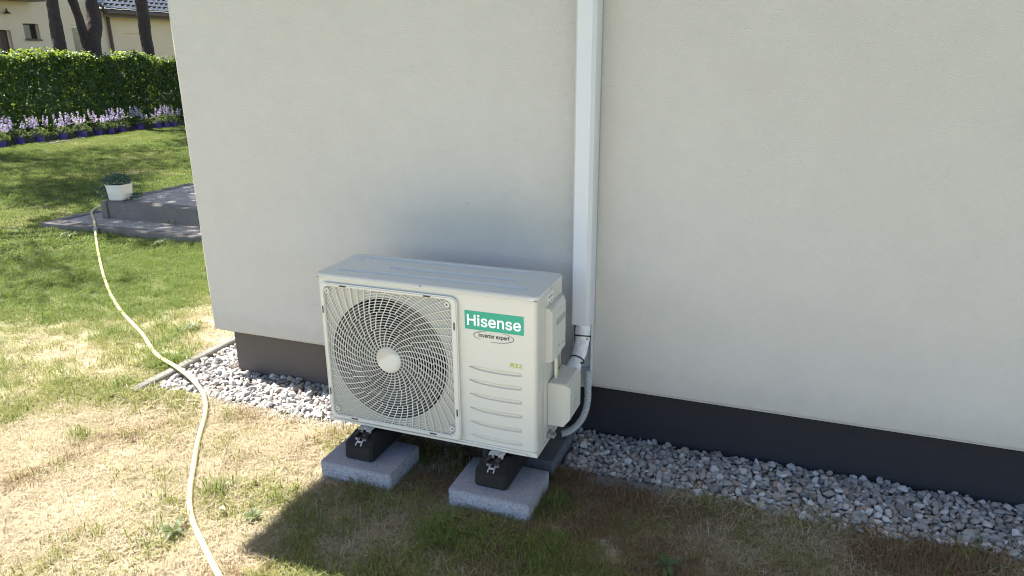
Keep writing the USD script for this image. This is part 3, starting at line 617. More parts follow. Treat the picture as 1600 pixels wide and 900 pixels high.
edging(-0.187, -0.272, 0.90, -0.228, 0.004, R['kerb'], 'pale concrete edging stone sunk between straw grass and lit gravel')
edging(0.905, -0.275, 1.43, -0.228, 0.006, R['darkkerb'], 'concrete edging stone in the shade beneath the unit')
edging(1.84, -0.290, 2.10, -0.232, 0.010, R['darkkerb'], 'dark edging stone showing between shaded gravel and brown grass')
edging(2.175, -0.285, 3.7, -0.245, -0.016, R['darkkerb'], 'overgrown edging stone beside the shaded gravel')

# ------------------------------------------------------------------ garden steps, planter, hose
steps = thing('entrance_steps', 'two low grey washed concrete steps beside the house corner', 'steps')
def board(x0, y0, x1, y1, z0, z1, parent, name='edging_board'): return obj(name, bx(x0, y0, z0, x1, y1, z1, 0.006), R['edging'], parent)
lo = obj('lower_tread', bx(-3.52, 1.99, -0.2, -0.2, 3.68, 0.047), R['washed'], steps)
board(-3.64, 1.88, -0.2, 1.985, -0.2, 0.052, lo); board(-3.64, 1.99, -3.525, 3.8, -0.2, 0.052, lo)
up = obj('upper_tread', bx(-3.15, 2.325, 0.048, -0.2, 3.52, 0.190), R['washed'], steps)
board(-3.21, 2.215, -0.2, 2.32, 0.03, 0.195, up); board(-3.26, 2.325, -3.155, 3.62, 0.03, 0.195, up); board(-3.285, 2.205, -3.215, 2.32, 0.03, 0.197, up, 'corner_post'); board(-3.15, 3.525, -0.2, 3.62, 0.03, 0.195, up)
pcx, pcy, pz = -3.20, 2.355, 0.197
planter = thing('planter', 'white hexagonal plastic planter on the corner of the upper step', 'planter', loc=(pcx, pcy, pz))
def hexring(r, z, rot=0.38, sy=0.92): return [[r*math.cos(rot+k*math.pi/3), sy*r*math.sin(rot+k*math.pi/3), z] for k in range(6)]
def loft(rings):
    n = len(rings[0]); V = np.array([p for r in rings for p in r]); f = []
    for i in range(len(rings)-1):
        for k in range(n):
            j = (k+1) % n; f += [[i*n+k, i*n+j, (i+1)*n+j], [i*n+k, (i+1)*n+j, (i+1)*n+k]]
    f += [[0, k+1, k] for k in range(1, n-1)]
    return trimesh.Trimesh(V, f, process=False)
obj('pot', loft([hexring(.113, .022), hexring(.123, .122), hexring(.128, .123), hexring(.129, .138), hexring(.121, .138), hexring(.117, .12)]), R['pot'], planter)
obj('saucer', loft([hexring(.106, 0), hexring(.112, .003), hexring(.116, .022), hexring(.10, .023)]), R['pot'], planter)
obj('soil', loft([hexring(.09, .11), hexring(.117, .121), hexring(.001, .127)]), R['soil'], planter)
def leaf_cloud(P, N, size, r, fold=0.35, asp=0.6):
    """Small folded leaves (4 triangles each) at P, facing N roughly."""
    n = len(P); N = N/np.linalg.norm(N, axis=1, keepdims=True)
    t = r.normal(size=(n, 3)); t -= N*(t*N).sum(1, keepdims=True); t /= np.linalg.norm(t, axis=1, keepdims=True); b = np.cross(N, t); s = np.broadcast_to(size, (n,))[:, None]
    base, tip = P - t*s*.5, P + t*s*.5 - N*s*.12; mid = P + N*0
    l, rr_ = P + b*s*asp*.5 + N*s*fold*.4 - t*s*.08, P - b*s*asp*.5 + N*s*fold*.4 - t*s*.08
    V = np.stack([base, l, tip, rr_, mid], 1).reshape(-1, 3); o = (np.arange(n)*5)[:, None, None]
    F = (np.array([[0, 4, 1], [1, 4, 2], [2, 4, 3], [3, 4, 0]])[None] + o).reshape(-1, 3)
    return trimesh.Trimesh(V, F, process=False)
r5 = np.random.default_rng(5)
n = 420; A = r5.random(n)*6.283; q = np.sqrt(r5.random(n))*0.125; P = np.stack([q*np.cos(A) - 0.02, q*np.sin(A), 0.138 + 0.085*r5.random(n)*(1-(q/0.14)**2) + 0.012], 1)
n2 = 150; s = r5.random(n2); P2 = np.stack([-0.115 - 0.06*np.sqrt(s) + 0.03*r5.normal(size=n2), 0.0 + 0.05*r5.normal(size=n2), 0.17 - 0.20*s + 0.02*r5.normal(size=n2)], 1)
n3 = 60; P3 = np.stack([0.13 + 0.06*r5.random(n3), .02+0.04*r5.normal(size=n3), 0.01 + 0.05*r5.random(n3)], 1)
allP = np.vstack([P, P2, P3])
obj('plant', leaf_cloud(allP, r5.normal(size=(len(allP), 3)) + [0, -.4, .8], 0.022 + 0.014*r5.random(len(allP)), r5), R['sedum'], planter, kind='stuff')
hp = [(-3.62, 2.75, 0.058), (-3.66, 2.46, 0.064), (-3.40, 2.20, 0.064), (-3.06, 1.94, 0.066), (-2.86, 1.77, 0.03), (-2.30, 1.32, 0.014), (-1.724, 0.876, 0.012), (-1.134, 0.471, 0.012), (-0.70, 0.22, 0.014), (-0.431, 0.046, 0.018), (-0.20, -0.07, 0.042), (0.04, -0.185, 0.040), (0.155, -0.262, 0.024), (0.245, -0.36, 0.014), (0.373, -0.533, 0.014), (0.50, -0.69, 0.014), (0.597, -0.807, 0.014), (0.708, -0.915, 0.014), (0.83, -1.00, 0.014), (0.969, -1.091, 0.014), (1.25, -1.28, 0.014), (1.6, -1.7, 0.014)]
hose = thing('garden_hose', 'pale yellow garden hose snaking over the lawn to the steps', 'garden hose')
hs = spline(hp, 420)
obj('hose_tube', tube(hs, 0.0092, 12), R['hose'], hose, smooth=True)
k0 = int(np.argmin(np.linalg.norm(hs - np.array([-2.95, 1.85, 0.06]), axis=1)))
obj('joint_ring', tube(hs[k0-2:k0+3], 0.0165, 12), R['grey'], hose, smooth=40)

# ------------------------------------------------------------------ the hedge, bed and flower pots
HX, HY0, HY1, HH = -10.95, 3.4, 13.8, 1.40
obj('flower_bed', (lambda X, Y: trimesh.Trimesh(np.stack([X, Y, 0.006 + 0.02*fbm(np.stack([X*6, Y*6, 0*X], -1), 3, 4)], -1).reshape(-1, 3), np.vstack([grid_faces(*X.shape)[:, [0, 1, 2]], grid_faces(*X.shape)[:, [0, 2, 3]]]), process=False))(*np.meshgrid(np.linspace(-11.8, -9.86, 26), np.linspace(3, 14, 110), indexing='ij')), R['soil'], smooth=True, kind='structure', label='narrow strip of bare soil below the hedge')
hedge = thing('creeper_hedge', 'dense green creeper hedge closing off the far lawn', 'hedge')
rh = np.random.default_rng(11)
def hedge_leaves():
    Ps, Ns, Ss = [], [], []
    top = lambda y: HH + 0.22*(fbm(np.stack([y*1.1, 0*y, 0*y], -1), 3, 8)-0.5) + 0.07*np.sin(y*0.9+1)
    n = 22000; y = rh.uniform(HY0, HY1, n); z = rh.random(n)**0.9*top(y)
    bulge = 0.30*(fbm(np.stack([y*1.6, z*2.0, 0*y], -1), 3, 21)-0.45)
    x = HX + 0.16 + bulge - np.abs(rh.normal(size=n))*0.06
    Ps.append(np.stack([x, y, z], 1)); Ns.append(np.stack([1 + 0*x, 0*x, 0.5 + 0*x], 1) + rh.normal(size=(n, 3))*0.5); Ss.append(0.04 + 0.045*rh.random(n))
    n = 5200; y = rh.uniform(HY0, HY1, n); x = HX - 0.45*rh.random(n) + 0.15; z = top(y) + 0.05*rh.normal(size=n)
    Ps.append(np.stack([x, y, z], 1)); Ns.append(np.stack([0*x, 0*x, 1 + 0*x], 1) + rh.normal(size=(n, 3))*0.5); Ss.append(0.05 + 0.05*rh.random(n))
    n = 17000; y = rh.uniform(HY0, HY1, n); x = HX - 0.5*rh.random(n) + 0.1; z = rh.random(n)*top(y)
    Ps.append(np.stack([x, y, z], 1)); Ns.append(rh.normal(size=(n, 3))); Ss.append(0.05 + 0.05*rh.random(n))
    n = 600; y = rh.uniform(HY0, HY1, n); x = HX + 0.1 - 0.2*rh.random(n); z = top(y) + 0.12*rh.random(n)**2 + .03   # loose shoots on top
    Ps.append(np.stack([x, y, z], 1)); Ns.append(rh.normal(size=(n, 3)) + [0, 0, 1]); Ss.append(0.035 + 0.03*rh.random(n))
    return leaf_cloud(np.vstack(Ps), np.vstack(Ns), np.concatenate(Ss), rh, 0.3, 0.85)
obj('foliage', hedge_leaves(), R['ivy'], hedge, kind='stuff')
def hedge_stems():
    out = []
    for k in range(46):
        y = rh.uniform(HY0, HY1); x = HX - 0.15 + 0.2*rh.random(); out.append(tube(spline([[x, y, 0], [x+.05*rh.normal(), y+.08*rh.normal(), .5], [x+.05*rh.normal(), y+.12*rh.normal(), 1.0], [x+.05*rh.normal(), y+.15*rh.normal(), 1.45]], 8), np.linspace(.014, .006, 8), 5))
    return cat_(out)
obj('stems', hedge_stems(), R['stem'], hedge, kind='stuff')
pot_spots = [(9, 231, 'l'), (35, 226, 'l'), (67, 223.5, 'l'), (101, 219, 'l'), (133, 215.5, 'w'), (157, 211.5, 'w'), (175, 210, 'l'), (192, 207, 'l'), (220, 203.5, 'w'), (249, 201, 'l'), (264, 200, 'l'), (281, 199, 'l')]
def on_ground(u, v):
    q = FWD + (u-800)/FPX*RIGHT + (v-450)/FPX*DOWN; return EYE - q*EYE[2]/q[2]
ords = ['first', 'second', 'third', 'fourth', 'fifth', 'sixth', 'seventh', 'eighth', 'ninth', 'tenth', 'eleventh', 'last']
for k, (u, v, kind) in enumerate(pot_spots):
    r9 = np.random.default_rng(300+k); g = on_ground(u, v); g[0] = min(g[0], -9.9) - 0.03
    col = 'lilac' if kind == 'l' else 'whitish'
    t = thing('flower_pot', f'purple pot of {col} flower spikes, {ords[k]} from the left below the hedge', 'flower pot', 'flower pots in a row below the hedge', loc=(g[0], g[1], 0.012))
    rad = 0.082 + 0.012*r9.random()
    pm = trimesh.creation.revolve(np.array([[0, 0], [rad*.74, 0], [rad*.95, .118], [rad*1.06, .119], [rad*1.07, .142], [rad*.97, .142], [rad*.93, .12], [0, .118]]), sections=22)
    obj('pot', pm, R['purple'], t, smooth=35)
    n = 330; A = r9.random(n)*6.283; q = np.sqrt(r9.random(n))*0.17; z = 0.13 + 0.15*r9.random(n)*(1-(q/0.21)**2) - 0.03*(q/0.17); P = np.stack([q*np.cos(A), q*np.sin(A), z], 1)
    obj('leaves', leaf_cloud(P, np.stack([np.cos(A)*.6, np.sin(A)*.6, 1+0*A], 1) + r9.normal(size=(n, 3))*.5, .03+.025*r9.random(n), r9, .3, .5), R['herb'], t, kind='stuff')
    fl, sm = [], []
    for s in range(5 + int(r9.integers(10))):
        a, q = r9.random()*6.283, math.sqrt(r9.random())*0.13; b = np.array([q*math.cos(a), q*math.sin(a), 0.17]); h = 0.20 + 0.21*r9.random() ; tip = b*1.35 + r9.normal(size=3)*[.02, .02, 0]; tip[2] = h + .08
        sm.append(tube(np.array([b, (b+tip)/2, tip]), 0.0025, 4)); m_ = 24
        f_ = np.clip(r9.random(m_), 0, 1); P = b + (tip-b)*(0.42 + 0.58*f_)[:, None] + r9.normal(size=(m_, 3))*[.013, .013, .006]*(1.25-f_)[:, None]
        obj('flower_spike', leaf_cloud(P, r9.normal(size=(m_, 3)), .021+.012*r9.random(m_), r9, .5, .9), R['lilac'] if kind == 'l' else R['white_flower'], t, kind='stuff')
    obj('stems', cat_(sm), R['herb'], t, kind='stuff')
eg = on_ground(115, 218)
obj('bed_edging', tube(spline([on_ground(70, 226.5), on_ground(95, 222.5), on_ground(115, 219.5), on_ground(128, 217.5)], 20) + [0.06, 0, 0.012], 0.022, 6), R['kerb'], smooth=True, label='short pale edging strip in front of the purple pots', cat='edging strip')

# ------------------------------------------------------------------ pine trees
def trunk(pts, rads, seed, n=20):
    P = spline(pts, 60); r = np.interp(np.linspace(0, 1, 60), np.linspace(0, 1, len(rads)), rads)*0.66; m = tube(P, r, n); v = m.vertices
    m.vertices = v + m.vertex_normals*((fbm(v*np.array([7, 7, 2.2]), 3, seed)-0.5)*0.06 + (fbm(v*np.array([24, 24, 8]), 2, seed+3)-0.5)*0.035)[:, None]; return m
def crown(centres, r, leaf=(0.10, 0.16), per=420):
    Ps, Ns = [], []
    for c, rad in centres:
        n = int(per*rad*rad); d = r.normal(size=(n, 3)); d /= np.linalg.norm(d, axis=1, keepdims=True); d *= (r.random((n, 1))**0.5)*rad*np.array([1, 1, .7])
        Ps.append(np.asarray(c) + d); Ns.append(r.normal(size=(n, 3)) + [0, 0, .6])
    P = np.vstack(Ps); return leaf_cloud(P, np.vstack(Ns), r.uniform(leaf[0], leaf[1], len(P)), r, .25, .6)
r3 = np.random.default_rng(33)
t1 = thing('pine_tree', 'dark pine trunk behind the hedge, left of the forked one', 'tree')
obj('trunk', trunk([[-12, 9.02, -.1], [-12, 9.02, 1.6], [-12.02, 9.06, 2.6], [-12.1, 9.15, 5.5], [-12.2, 9.2, 9]], [.24, .19, .14, .12, .07], 1), R['bark'], t1, smooth=True)
obj('crown', crown([((-12.2+1.3*r3.normal(), 9.2+1.3*r3.normal(), 6.5+3.0*r3.random()), .55+.5*r3.random()) for _ in range(12)], r3), R['canopy'], t1, kind='stuff')
t2 = thing('pine_tree', 'dark forked tree trunk rising behind the hedge', 'tree')
obj('trunk', trunk([[-12, 9.78, -.1], [-12, 9.76, 1.2], [-12, 9.80, 1.75], [-12, 9.93, 2.1], [-12, 9.97, 2.6], [-12, 10.1, 5.5], [-11.9, 10.2, 9]], [.34, .30, .27, .165, .135, .12, .06], 2), R['bark'], t2, smooth=True)
obj('limb', trunk([[-12, 9.74, 1.45], [-12, 9.62, 1.95], [-12, 9.52, 2.55], [-12.1, 9.25, 3.4], [-12.3, 8.9, 6.5]], [.15, .14, .13, .11, .05], 3), R['bark'], t2, smooth=True)
obj('crown', crown([((-12.0+1.4*r3.normal(), 10+1.3*r3.normal(), 6.8+3.0*r3.random()), .55+.5*r3.random()) for _ in range(12)], r3), R['canopy'], t2, kind='stuff')
t3 = thing('pine_tree', 'dark straight pine trunk nearest to the house corner', 'tree')
obj('trunk', trunk([[-12, 11.28, -.1], [-12, 11.29, 1.6], [-12, 11.31, 2.7], [-12, 11.4, 6], [-12, 11.4, 9.5]], [.24, .20, .19, .15, .06], 4), R['bark'], t3, smooth=True)
obj('crown', crown([((-12.0+1.4*r3.normal(), 11.4+1.3*r3.normal(), 7+3.0*r3.random()), .55+.5*r3.random()) for _ in range(12)], r3), R['canopy'], t3, kind='stuff')
# broad trees off to the left of the picture: their crowns stand in the sun's way and dapple the lawn
def toward_sun(x, y, z): k = z/SUN[2]; return (x + SUN[0]*k, y + SUN[1]*k, z)
ta = thing('garden_tree', 'leafy garden tree whose shade lies on the steps and lawn', 'tree')
shade = [(-2.95, 2.5, .75), (-2.2, 2.9, .7), (-3.3, 3.2, .7), (-2.3, 2.1, .55), (-3.5, 2.25, .5), (-1.5, 2.6, .7), (-4.5, 3.1, .75), (-5.2, 3.4, .8), (-1.6, 2.2, .5), (-2.9, 2.1, .4)]
zs = [6.0, 6.6, 6.9, 5.6, 6.3, 6.2, 6.8, 7.2, 5.8, 5.9]
cen = [(toward_sun(x, y, z), rad) for (x, y, rad), z in zip(shade, zs)]
obj('trunk', trunk([[-9.2, -0.8, -.1], [-9.1, -0.7, 2.0], [-8.4, 0.4, 4.2], [-7.4, 2.2, 6.6]], [.2, .16, .1, .04], 6), R['bark'], ta, smooth=True)
for k, (c, rad) in enumerate(cen[::3]): obj('branch', tube(spline([[-8.4, 0.4, 4.2], [(c[0]-8.2)/2, (c[1]+0.8)/2, (c[2]+4.5)/2], c], 10), np.linspace(.06, .015, 10), 6), R['bark'], ta, smooth=True)
thin = [(toward_sun(-1.9, .75, 5.2), .45), (toward_sun(-2.5, 1.02, 5.5), .42), (toward_sun(-3.0, 1.25, 5.9), .4)]
obj('crown', cat_([crown(cen, r3, (.07, .12), 2400), crown(thin, r3, (.06, .10), 800)]), R['canopy'], ta, kind='stuff')
tb = thing('garden_tree', 'taller leafy tree whose shade darkens the middle lawn', 'tree')
shade = [(-8.4, 5.0, .9), (-7.4, 5.1, .9), (-6.4, 4.6, .8), (-5.7, 4.4, .7), (-6.2, 5.5, .75), (-8.0, 6.1, .7), (-7.1, 6.0, .6), (-5.4, 5.0, .6), (-6.0, 3.6, .7), (-7.2, 4.1, .7), (-9.2, 5.0, .7), (-5.0, 4.2, .5)]
zs = [8.5, 8.2, 8.0, 7.6, 8.4, 9.0, 8.8, 7.9, 7.4, 8.0, 9.2, 7.5]
cen = [(toward_sun(x, y, z), rad) for (x, y, rad), z in zip(shade, zs)]
obj('trunk', trunk([[-13, 5.2, -.1], [-12.8, 5.2, 3], [-12.4, 5.3, 6], [-12.2, 5.4, 9]], [.25, .2, .13, .04], 7), R['bark'], tb, smooth=True)
for k, (c, rad) in enumerate(cen[::3]): obj('branch', tube(spline([[-12.5, 5.25, 5.2], [(c[0]-12.4)/2, (c[1]+5.2)/2, (c[2]+5.6)/2], c], 10), np.linspace(.07, .015, 10), 6), R['bark'], tb, smooth=True)
obj('crown', crown(cen, r3, (.08, .14), 620), R['canopy'], tb, kind='stuff')

# ------------------------------------------------------------------ the neighbour's house
nb = thing('neighbour_house', 'cream house with dark tiled porch roof beyond the hedge', 'house')
NX = -18.0
win = sbox(12.78, 1.94, 13.24, 2.36); win2 = sbox(14.28, 0.9, 14.80, 2.36); doorh = sbox(11.2, 0.0, 12.42, 2.22)
def stand(mesh, x):
    """drawn (y, z) upright at x, its +z depth towards +x"""
    v = mesh.vertices; m = mesh.copy(); m.vertices = np.stack([x + v[:, 2], v[:, 0], v[:, 1]], 1); return m
obj('wall', stand(extr(sbox(6, -0.1, 15.25, 6.0).difference(win).difference(win2).difference(doorh), 0.3), NX-0.3), R['house2'], nb)
obj('wall', stand(extr(sbox(15.25, -0.1, 24, 2.86).difference(sbox(16.15, 0.8, 17.0, 2.18)), 0.3), NX-0.296), R['house2'], nb)
obj('niche', bx(NX-0.2, 16.1, 0.7, NX-0.05, 17.05, 2.2), R['house2'], nb)
w1 = obj('window', stand(extr(win.difference(win.buffer(-0.03)), 0.06), NX-0.2), R['brown'], nb)
obj('pane', bx(NX-0.19, 12.80, 1.96, NX-0.183, 13.22, 2.34), R['pane'], w1); obj('sill', bx(NX-0.02, 12.76, 1.905, NX+0.05, 13.26, 1.938), R['brown'], w1)
obj('room', bx(NX-1.0, 12.6, 1.8, NX-0.31, 13.4, 2.5), R['room'], w1)
w2 = obj('window', stand(extr(win2.difference(win2.buffer(-0.06)), 0.06), NX-0.16), R['letter'], nb)
obj('pane', bx(NX-0.15, 14.34, 0.96, NX-0.143, 14.74, 2.3), R['pane'], w2); obj('room', bx(NX-1.0, 14.1, 0.8, NX-0.31, 15.0, 2.5), R['room'], w2)
dr = obj('door', bx(NX-0.2, 11.25, 0, NX-0.14, 12.37, 2.17), R['brown'], nb)
for k in range(7): obj('door_board', bx(NX-0.142, 11.27+0.156*k, 0.02, NX-0.128, 11.41+0.156*k, 2.15, .003), R['brown'], dr)
obj('door_frame', stand(extr(doorh.difference(sbox(11.25, -.1, 12.37, 2.17)), 0.08), NX-0.06), R['house2'], nb)
lampm = trimesh.creation.revolve(np.array([[0, .1], [.02, .1], [.03, .03], [.09, -.02], [.085, -.03], [0, -.01]]), sections=16); lampm.apply_translation((NX+0.09, 12.33, 2.62))
obj('wall_lamp', lampm, R['brown'], nb, smooth=40)
obj('eave_board', bx(NX+0.05, 6, 2.93, NX+0.62, 13.16, 3.16), R['brown'], nb)
def tiles(x0, z0, x1, z1, y0, y1, hip=0.0):
    """Waved tile courses rising from (x0, z0) to (x1, z1)."""
    out = []; L = math.hypot(x1-x0, z1-z0); nc = int(L/0.34); d = np.array([x1-x0, 0, z1-z0])/L; nrm = np.array([-d[2], 0, d[0]]); nrm = nrm if nrm[2] > 0 else -nrm
    ys = np.arange(y0, y1, 0.024); wave = 0.030*(np.abs(np.sin(ys*np.pi/0.21))**0.8)
    for c in range(nc):
        rows = []
        for s, lift in ((c*0.34-0.03, 0.040), (c*0.34-0.03, 0.055), (c*0.34+0.33, 0.018)):
            base = np.array([x0, 0, z0]) + d*s
            k = 0.25 if lift == 0.040 else 1.0
            rows.append(base + np.outer(lift + wave*k*(1 if lift == .055 else .9), nrm) + np.stack([0*ys, ys, 0*ys], 1))
        V = np.array(rows); q = grid_faces(3, len(ys), True)
        out.append((V.reshape(-1, 3), q))
    return out
porch = obj('porch_roof', bx(-21.5, 15.12, 2.80, NX+0.40, 24, 2.86), R['brown'], nb)
for V, q in tiles(NX+0.5, 2.83, NX-3.5, 4.75, 15.10, 22.0): obj('tile_course', (V, q), R['tile'], porch, smooth=40)
obj('verge', hullbox([[NX+.5, 15.06, 2.84], [NX+.5, 15.12, 2.84], [NX+.5, 15.06, 2.93], [NX+.5, 15.12, 2.93], [NX-3.5, 15.06, 4.76], [NX-3.5, 15.12, 4.76], [NX-3.5, 15.06, 4.86], [NX-3.5, 15.12, 4.86]]), R['brown'], porch)
gp = trimesh.creation.cylinder(0.065, 9.0, sections=16); gp.apply_transform(trimesh.transformations.rotation_matrix(math.pi/2, [1, 0, 0])); gp.apply_translation((NX+0.55, 19.6, 2.76)); obj('gutter', gp, R['brown'], nb, smooth=40)
obj('fascia_board', bx(NX+0.42, 15.10, 2.62, NX+0.46, 24, 2.85), R['brown'], nb)
obj('downpipe', tube(np.array([[NX+.08, 15.55, 2.68], [NX+.08, 15.55, 1.5], [NX+.08, 15.55, 0.0]]), 0.05, 10), R['brown'], nb, smooth=True)
obj('main_roof', hullbox([[NX+.6, 5.5, 6.0], [NX+.6, 15.6, 6.0], [NX-8, 5.5, 6.0], [NX-8, 15.6, 6.0], [NX-3.7, 7, 8.6], [NX-3.7, 14, 8.6]]), R['tile'], nb)

# ------------------------------------------------------------------ grass
def tuft(seed, n, spread, hmin, hmax, lean, w):
    r = np.random.default_rng(seed); V, F = [], []
    for k in range(n):
        a, q = r.random()*6.283, math.sqrt(r.random())*spread; b = np.array([q*math.cos(a), q*math.sin(a), -0.006]); h = r.uniform(hmin, hmax); la = r.random()*6.283; ln = abs(r.normal())*lean + 0.15
        d = np.array([math.cos(la), math.sin(la), 0]); side = np.array([-d[1], d[0], 0])*w*(0.6+0.8*r.random())/2
        m_, t = b + d*h*ln*0.35 + [0, 0, h*0.62/(1+ln*.5)], b + d*h*ln*1.1 + [0, 0, h*0.9/(1+ln)]
        o = len(V); V += [b-side, b+side, m_-side*.85, m_+side*.85, t]; F += [[o, o+1, o+3], [o, o+3, o+2], [o+2, o+3, o+4]]
    return trimesh.Trimesh(np.array(V), F, process=False)
grass = UsdGeom.PointInstancer.Define(stage, '/World/grass')
tag(grass.GetPrim(), label='short lawn grass, straw-dry near the unit and greener behind', kind='stuff')
UsdGeom.Scope.Define(stage, '/World/grass/prototypes')
protos = []
def proto(name, mesh, m):
    p = f'/World/grass/prototypes/{name}'; usdkit.mesh(stage, p, mesh, R[m]); protos.append(p); return len(protos)-1
near_dry = [proto(f'dry_tuft_{k:03d}', tuft(40+k, 26, 0.036, .012, .044, 1.2, .0022), m) for k, m in enumerate(['grass_dry', 'grass_dry', 'grass_dry', 'grass_dry'])]
near_brown = [proto(f'brown_tuft_{k:03d}', tuft(50+k, 28, 0.034, .015, .050, .9, .0019), 'grass_brown') for k in range(2)]
near_mix = [proto(f'fading_tuft_{k:03d}', tuft(60+k, 24, 0.034, .018, .052, .9, .0020), 'grass_mix') for k in range(3)]
near_green = [proto(f'green_tuft_{k:03d}', tuft(70+k, 22, 0.034, .022, .066, .7, .0022), 'grass_green') for k in range(3)]
far_green = [proto(f'lawn_tuft_{k:03d}', tuft(80+k, 34, 0.075, .02, .06, .8, .0050), 'grass_green') for k in range(3)]
far_mix = [proto(f'pale_lawn_tuft_{k:03d}', tuft(90+k, 34, 0.075, .02, .055, .9, .0045), 'grass_mix') for k in range(2)]
far_dry = [proto(f'straw_lawn_tuft_{k:03d}', tuft(95+k, 34, 0.07, .015, .045, 1.1, .0040), 'grass_dry') for k in range(2)]
rg = np.random.default_rng(99)
pos, ids, scl, rot = [], [], [], []
def blocked(x, y):
    b = (y > np.where(x > 0.9, -0.252, -0.262)) & (x > -0.262) & (y < 9)
    b |= (x > S1-.006) & (x < S1+SW+.006) & (y > SY0-.006) & (y < SY1+.006)
    b |= (x > S2-.006) & (x < S2+SW+.006) & (y > SY0-.006) & (y < SY1+.006)
    b |= (x > 1.43) & (x < 1.705) & (y > -.30)
    b |= (x > 1.84 + 0.03*np.sin(y*300)) & (x < 2.08 + 0.03*np.sin(y*210)) & (y > -.278)
    b |= (x > -3.67) & (x < 0) & (y > 1.86) & (y < 3.85)
    b |= (x < -9.9 - 0.1*np.sin(y*3))
    return b
def scatter(n, x0, x1, y0, y1, dmin, dmax, mode):
    x, y = rg.uniform(x0, x1, n), rg.uniform(y0, y1, n)
    u, v, z = pix(np.stack([x, y, 0*x], 1))
    ok = (z > 0.3) & (u > -60) & (u < 1660) & (v < 960) & (v > 120) & ~blocked(x, y)
    dist = np.hypot(x-EYE[0], y-EYE[1]); ok &= (dist >= dmin) & (dist < dmax)
    x, y, dist = x[ok], y[ok], dist[ok]
    P3 = np.stack([x, y, 0*x], -1)
    big, mid, fine = fbm(P3*0.9, 3, 41), fbm(P3*3.1, 3, 42), fbm(P3*9, 2, 43)
    along = (x*0.75 + y*-0.55 + 0.05)        # grows dry towards the unit
    g = np.clip((0.25 - along)/1.8, 0, 1)*0.85 + (big-0.5)*0.8 + (mid-0.5)*0.75 + (fine-.5)*0.6 + rg.normal(size=len(x))*0.15
    g += np.where((x > 0.93) & (y > -1.1), 0.05, 0.0)*(x < 1.5) + np.where(x >= 1.5, 0.06, 0) - np.where((x < 0.9) & (x > -0.9), 0.12, 0)
    brown = fbm(P3*4.2, 3, 77) + rg.normal(size=len(x))*0.09
    for i in range(len(x)):
        gi = g[i]
        if mode == 'near':
            if y[i] > -0.37 and x[i] > 1.72 and brown[i] > 0.50: c = near_brown
            elif gi > 0.55: c = near_green
            elif gi > 0.24: c = near_mix
            elif brown[i] > (0.76 if x[i] < 0.95 else 0.50): c = near_brown
            else: c = near_dry
        else:
            c = far_green if gi > 0.62 else far_mix if gi > 0.32 else far_dry
        pos.append((x[i], y[i], ground_height(x[i:i+1], y[i:i+1])[0])); ids.append(c[int(rg.integers(len(c)))]); s = 0.75 + 0.55*rg.random(); s *= 0.85 + 0.5*mid[i]
        if y[i] > -0.36 and x[i] > -.3 and x[i] < 4: s *= 1.25
        scl.append((s, s, s*(0.8+.4*rg.random()))); rot.append(rg.random()*6.283)
scatter(46000, -2.2, 3.7, -2.0, 1.9, 0, 3.6, 'near')
scatter(30000, -5.5, 1.0, -1.6, 3.6, 3.6, 6.2, 'near')
scatter(34000, -10.2, -1.5, 0, 13, 6.2, 20, 'far')
# taller tufts that stand out singly in the photograph
for u, v, kindlist, sc in ((372, 652, near_brown, 2.0), (358, 655, near_mix, 1.7), (388, 655, near_brown, 1.8), (455, 663, near_brown, 1.3), (500, 690, near_brown, 1.6), (522, 684, near_brown, 2.0), (540, 680, near_mix, 1.8), (512, 705, near_mix, 1.5), (470, 700, near_brown, 1.3), (120, 685, near_mix, 1.6), (128, 682, near_green, 1.5), (205, 680, near_mix, 1.6), (212, 676, near_brown, 1.6), (262, 662, near_brown, 1.5),
                              (332, 768, near_green, 1.7), (345, 772, near_green, 1.5), (325, 776, near_mix, 1.6), (388, 760, near_mix, 1.4), (430, 782, near_green, 1.5), (445, 772, near_mix, 1.6), (865, 800, near_green, 1.9), (880, 792, near_green, 1.6), (560, 770, near_green, 1.7), (600, 800, near_green, 1.9), (640, 790, near_mix, 1.6), (700, 850, near_green, 1.8), (540, 830, near_green, 1.8), (480, 815, near_green, 1.6), (1000, 790, near_brown, 1.8), (960, 775, near_brown, 1.9), (1100, 800, near_green, 1.7), (1250, 825, near_mix, 1.8), (1350, 860, near_brown, 1.8), (900, 770, near_brown, 1.7)):
    g = on_ground(u, v)
    for q in range(3):
        p2 = g + rg.normal(size=3)*[.018, .012, 0]
        if not blocked(p2[:1], p2[1:2])[0]:
            pos.append((p2[0], p2[1], 0.0)); ids.append(kindlist[q % len(kindlist)]); scl.append((sc*.8, sc*.8, sc)); rot.append(rg.random()*6.283)
grass.CreatePrototypesRel().SetTargets([Sdf.Path(p) for p in protos])
grass.CreateProtoIndicesAttr(Vt.IntArray.FromNumpy(np.array(ids, np.int32)))
grass.CreatePositionsAttr(Vt.Vec3fArray.FromNumpy(np.array(pos, np.float32)))
grass.CreateScalesAttr(Vt.Vec3fArray.FromNumpy(np.array(scl, np.float32)))
hr_ = np.array(rot)/2
grass.CreateOrientationsAttr(Vt.QuathArray([Gf.Quath(float(math.cos(h)), 0.0, 0.0, float(math.sin(h))) for h in hr_]))

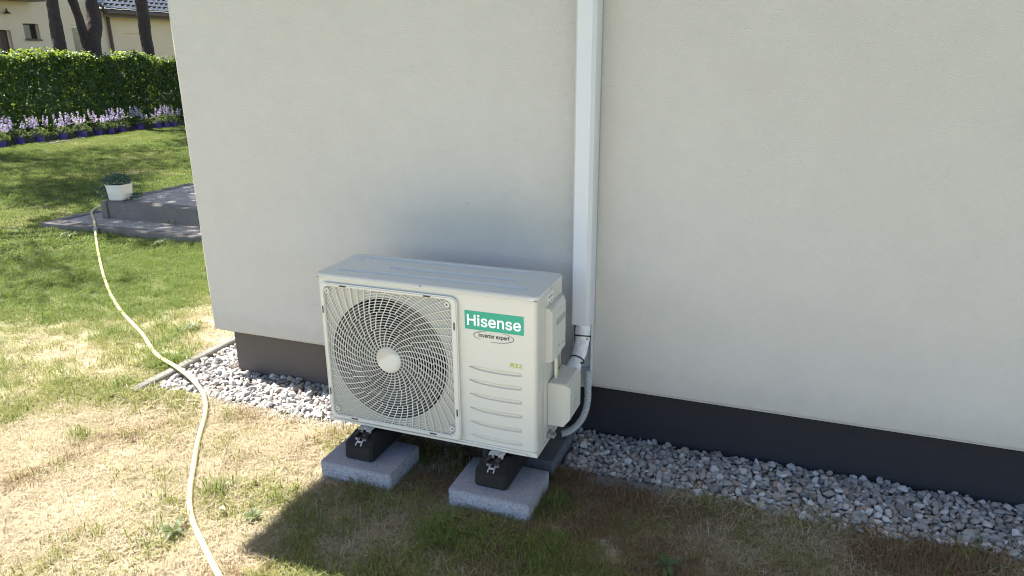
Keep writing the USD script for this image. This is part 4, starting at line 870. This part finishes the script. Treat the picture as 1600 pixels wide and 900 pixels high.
# ------------------------------------------------------------------ weeds and clover
def rosette(seed, n, L, wd, up):
    r = np.random.default_rng(seed); out = []
    for k in range(n):
        a = 6.283*k/n + r.normal()*.25; l = L*(0.7+.5*r.random()); d = np.array([math.cos(a), math.sin(a), 0]); s = np.array([-d[1], d[0], 0]); t = np.linspace(0, 1, 7); V = []
        wv = wd*np.sin(np.pi*np.clip(t*.92+.06, 0, 1))**.8*(1+.35*(np.arange(7) % 2)); h = up*np.sin(np.pi*t*.8)*(0.6+.8*r.random()) + .004
        for i in range(7):
            for e in (-1, 0, 1): V.append(d*l*t[i] + s*wv[i]*e/2 + [0, 0, h[i] + abs(e)*wv[i]*.15])
        q = grid_faces(7, 3); out.append(trimesh.Trimesh(np.array(V), np.vstack([q[:, [0, 1, 2]], q[:, [0, 2, 3]]]), process=False))
    return out
for (u, v, L, n, label) in ((272, 836, .05, 6, 'broad-leaved weed against the near stretch of the hose'), (396, 812, .038, 6, 'small dandelion weed in dry grass by the shadow edge'), (1042, 892, .05, 7, 'dandelion weed in the shaded grass at the bottom of the picture'), (300, 515, .05, 7, 'leafy weed in the greener grass beside the house corner'), (250, 385, .07, 9, 'low weed growing in front of the lower step'), (110, 372, .08, 9, 'low weed by the hose near the left end of the lower step')):
    g = on_ground(u, v); t = thing('weed', label, 'weed', loc=(g[0], g[1], 0.006))
    for lf in rosette(int(u), n, L, L*.3, L*.35): obj('leaf', lf, R['weed'], t, smooth=True)
R['dry_leaf'] = mat('dry_leaf', (0.44, 0.36, 0.20), 0.7, vary=0.3, vscale=60)
for (u, v, z, L, label) in ((262, 350, 0.053, .07, 'yellowish fallen leaf lying on the lower step'), (342, 796, 0.018, .030, 'pale dry leaf in the straw grass right of the hose'), (425, 818, 0.018, .032, 'pale dry leaf lying close to the corner of the shadow')):
    q = FWD + (u-800)/FPX*RIGHT + (v-450)/FPX*DOWN; g = EYE + q*(z-EYE[2])/q[2]
    lf = rosette(int(u)+5, 1, L, L*.45, L*.25)[0]; lf.apply_translation(g); obj('fallen_leaf', lf, R['dry_leaf'], smooth=True, label=label, cat='leaf')
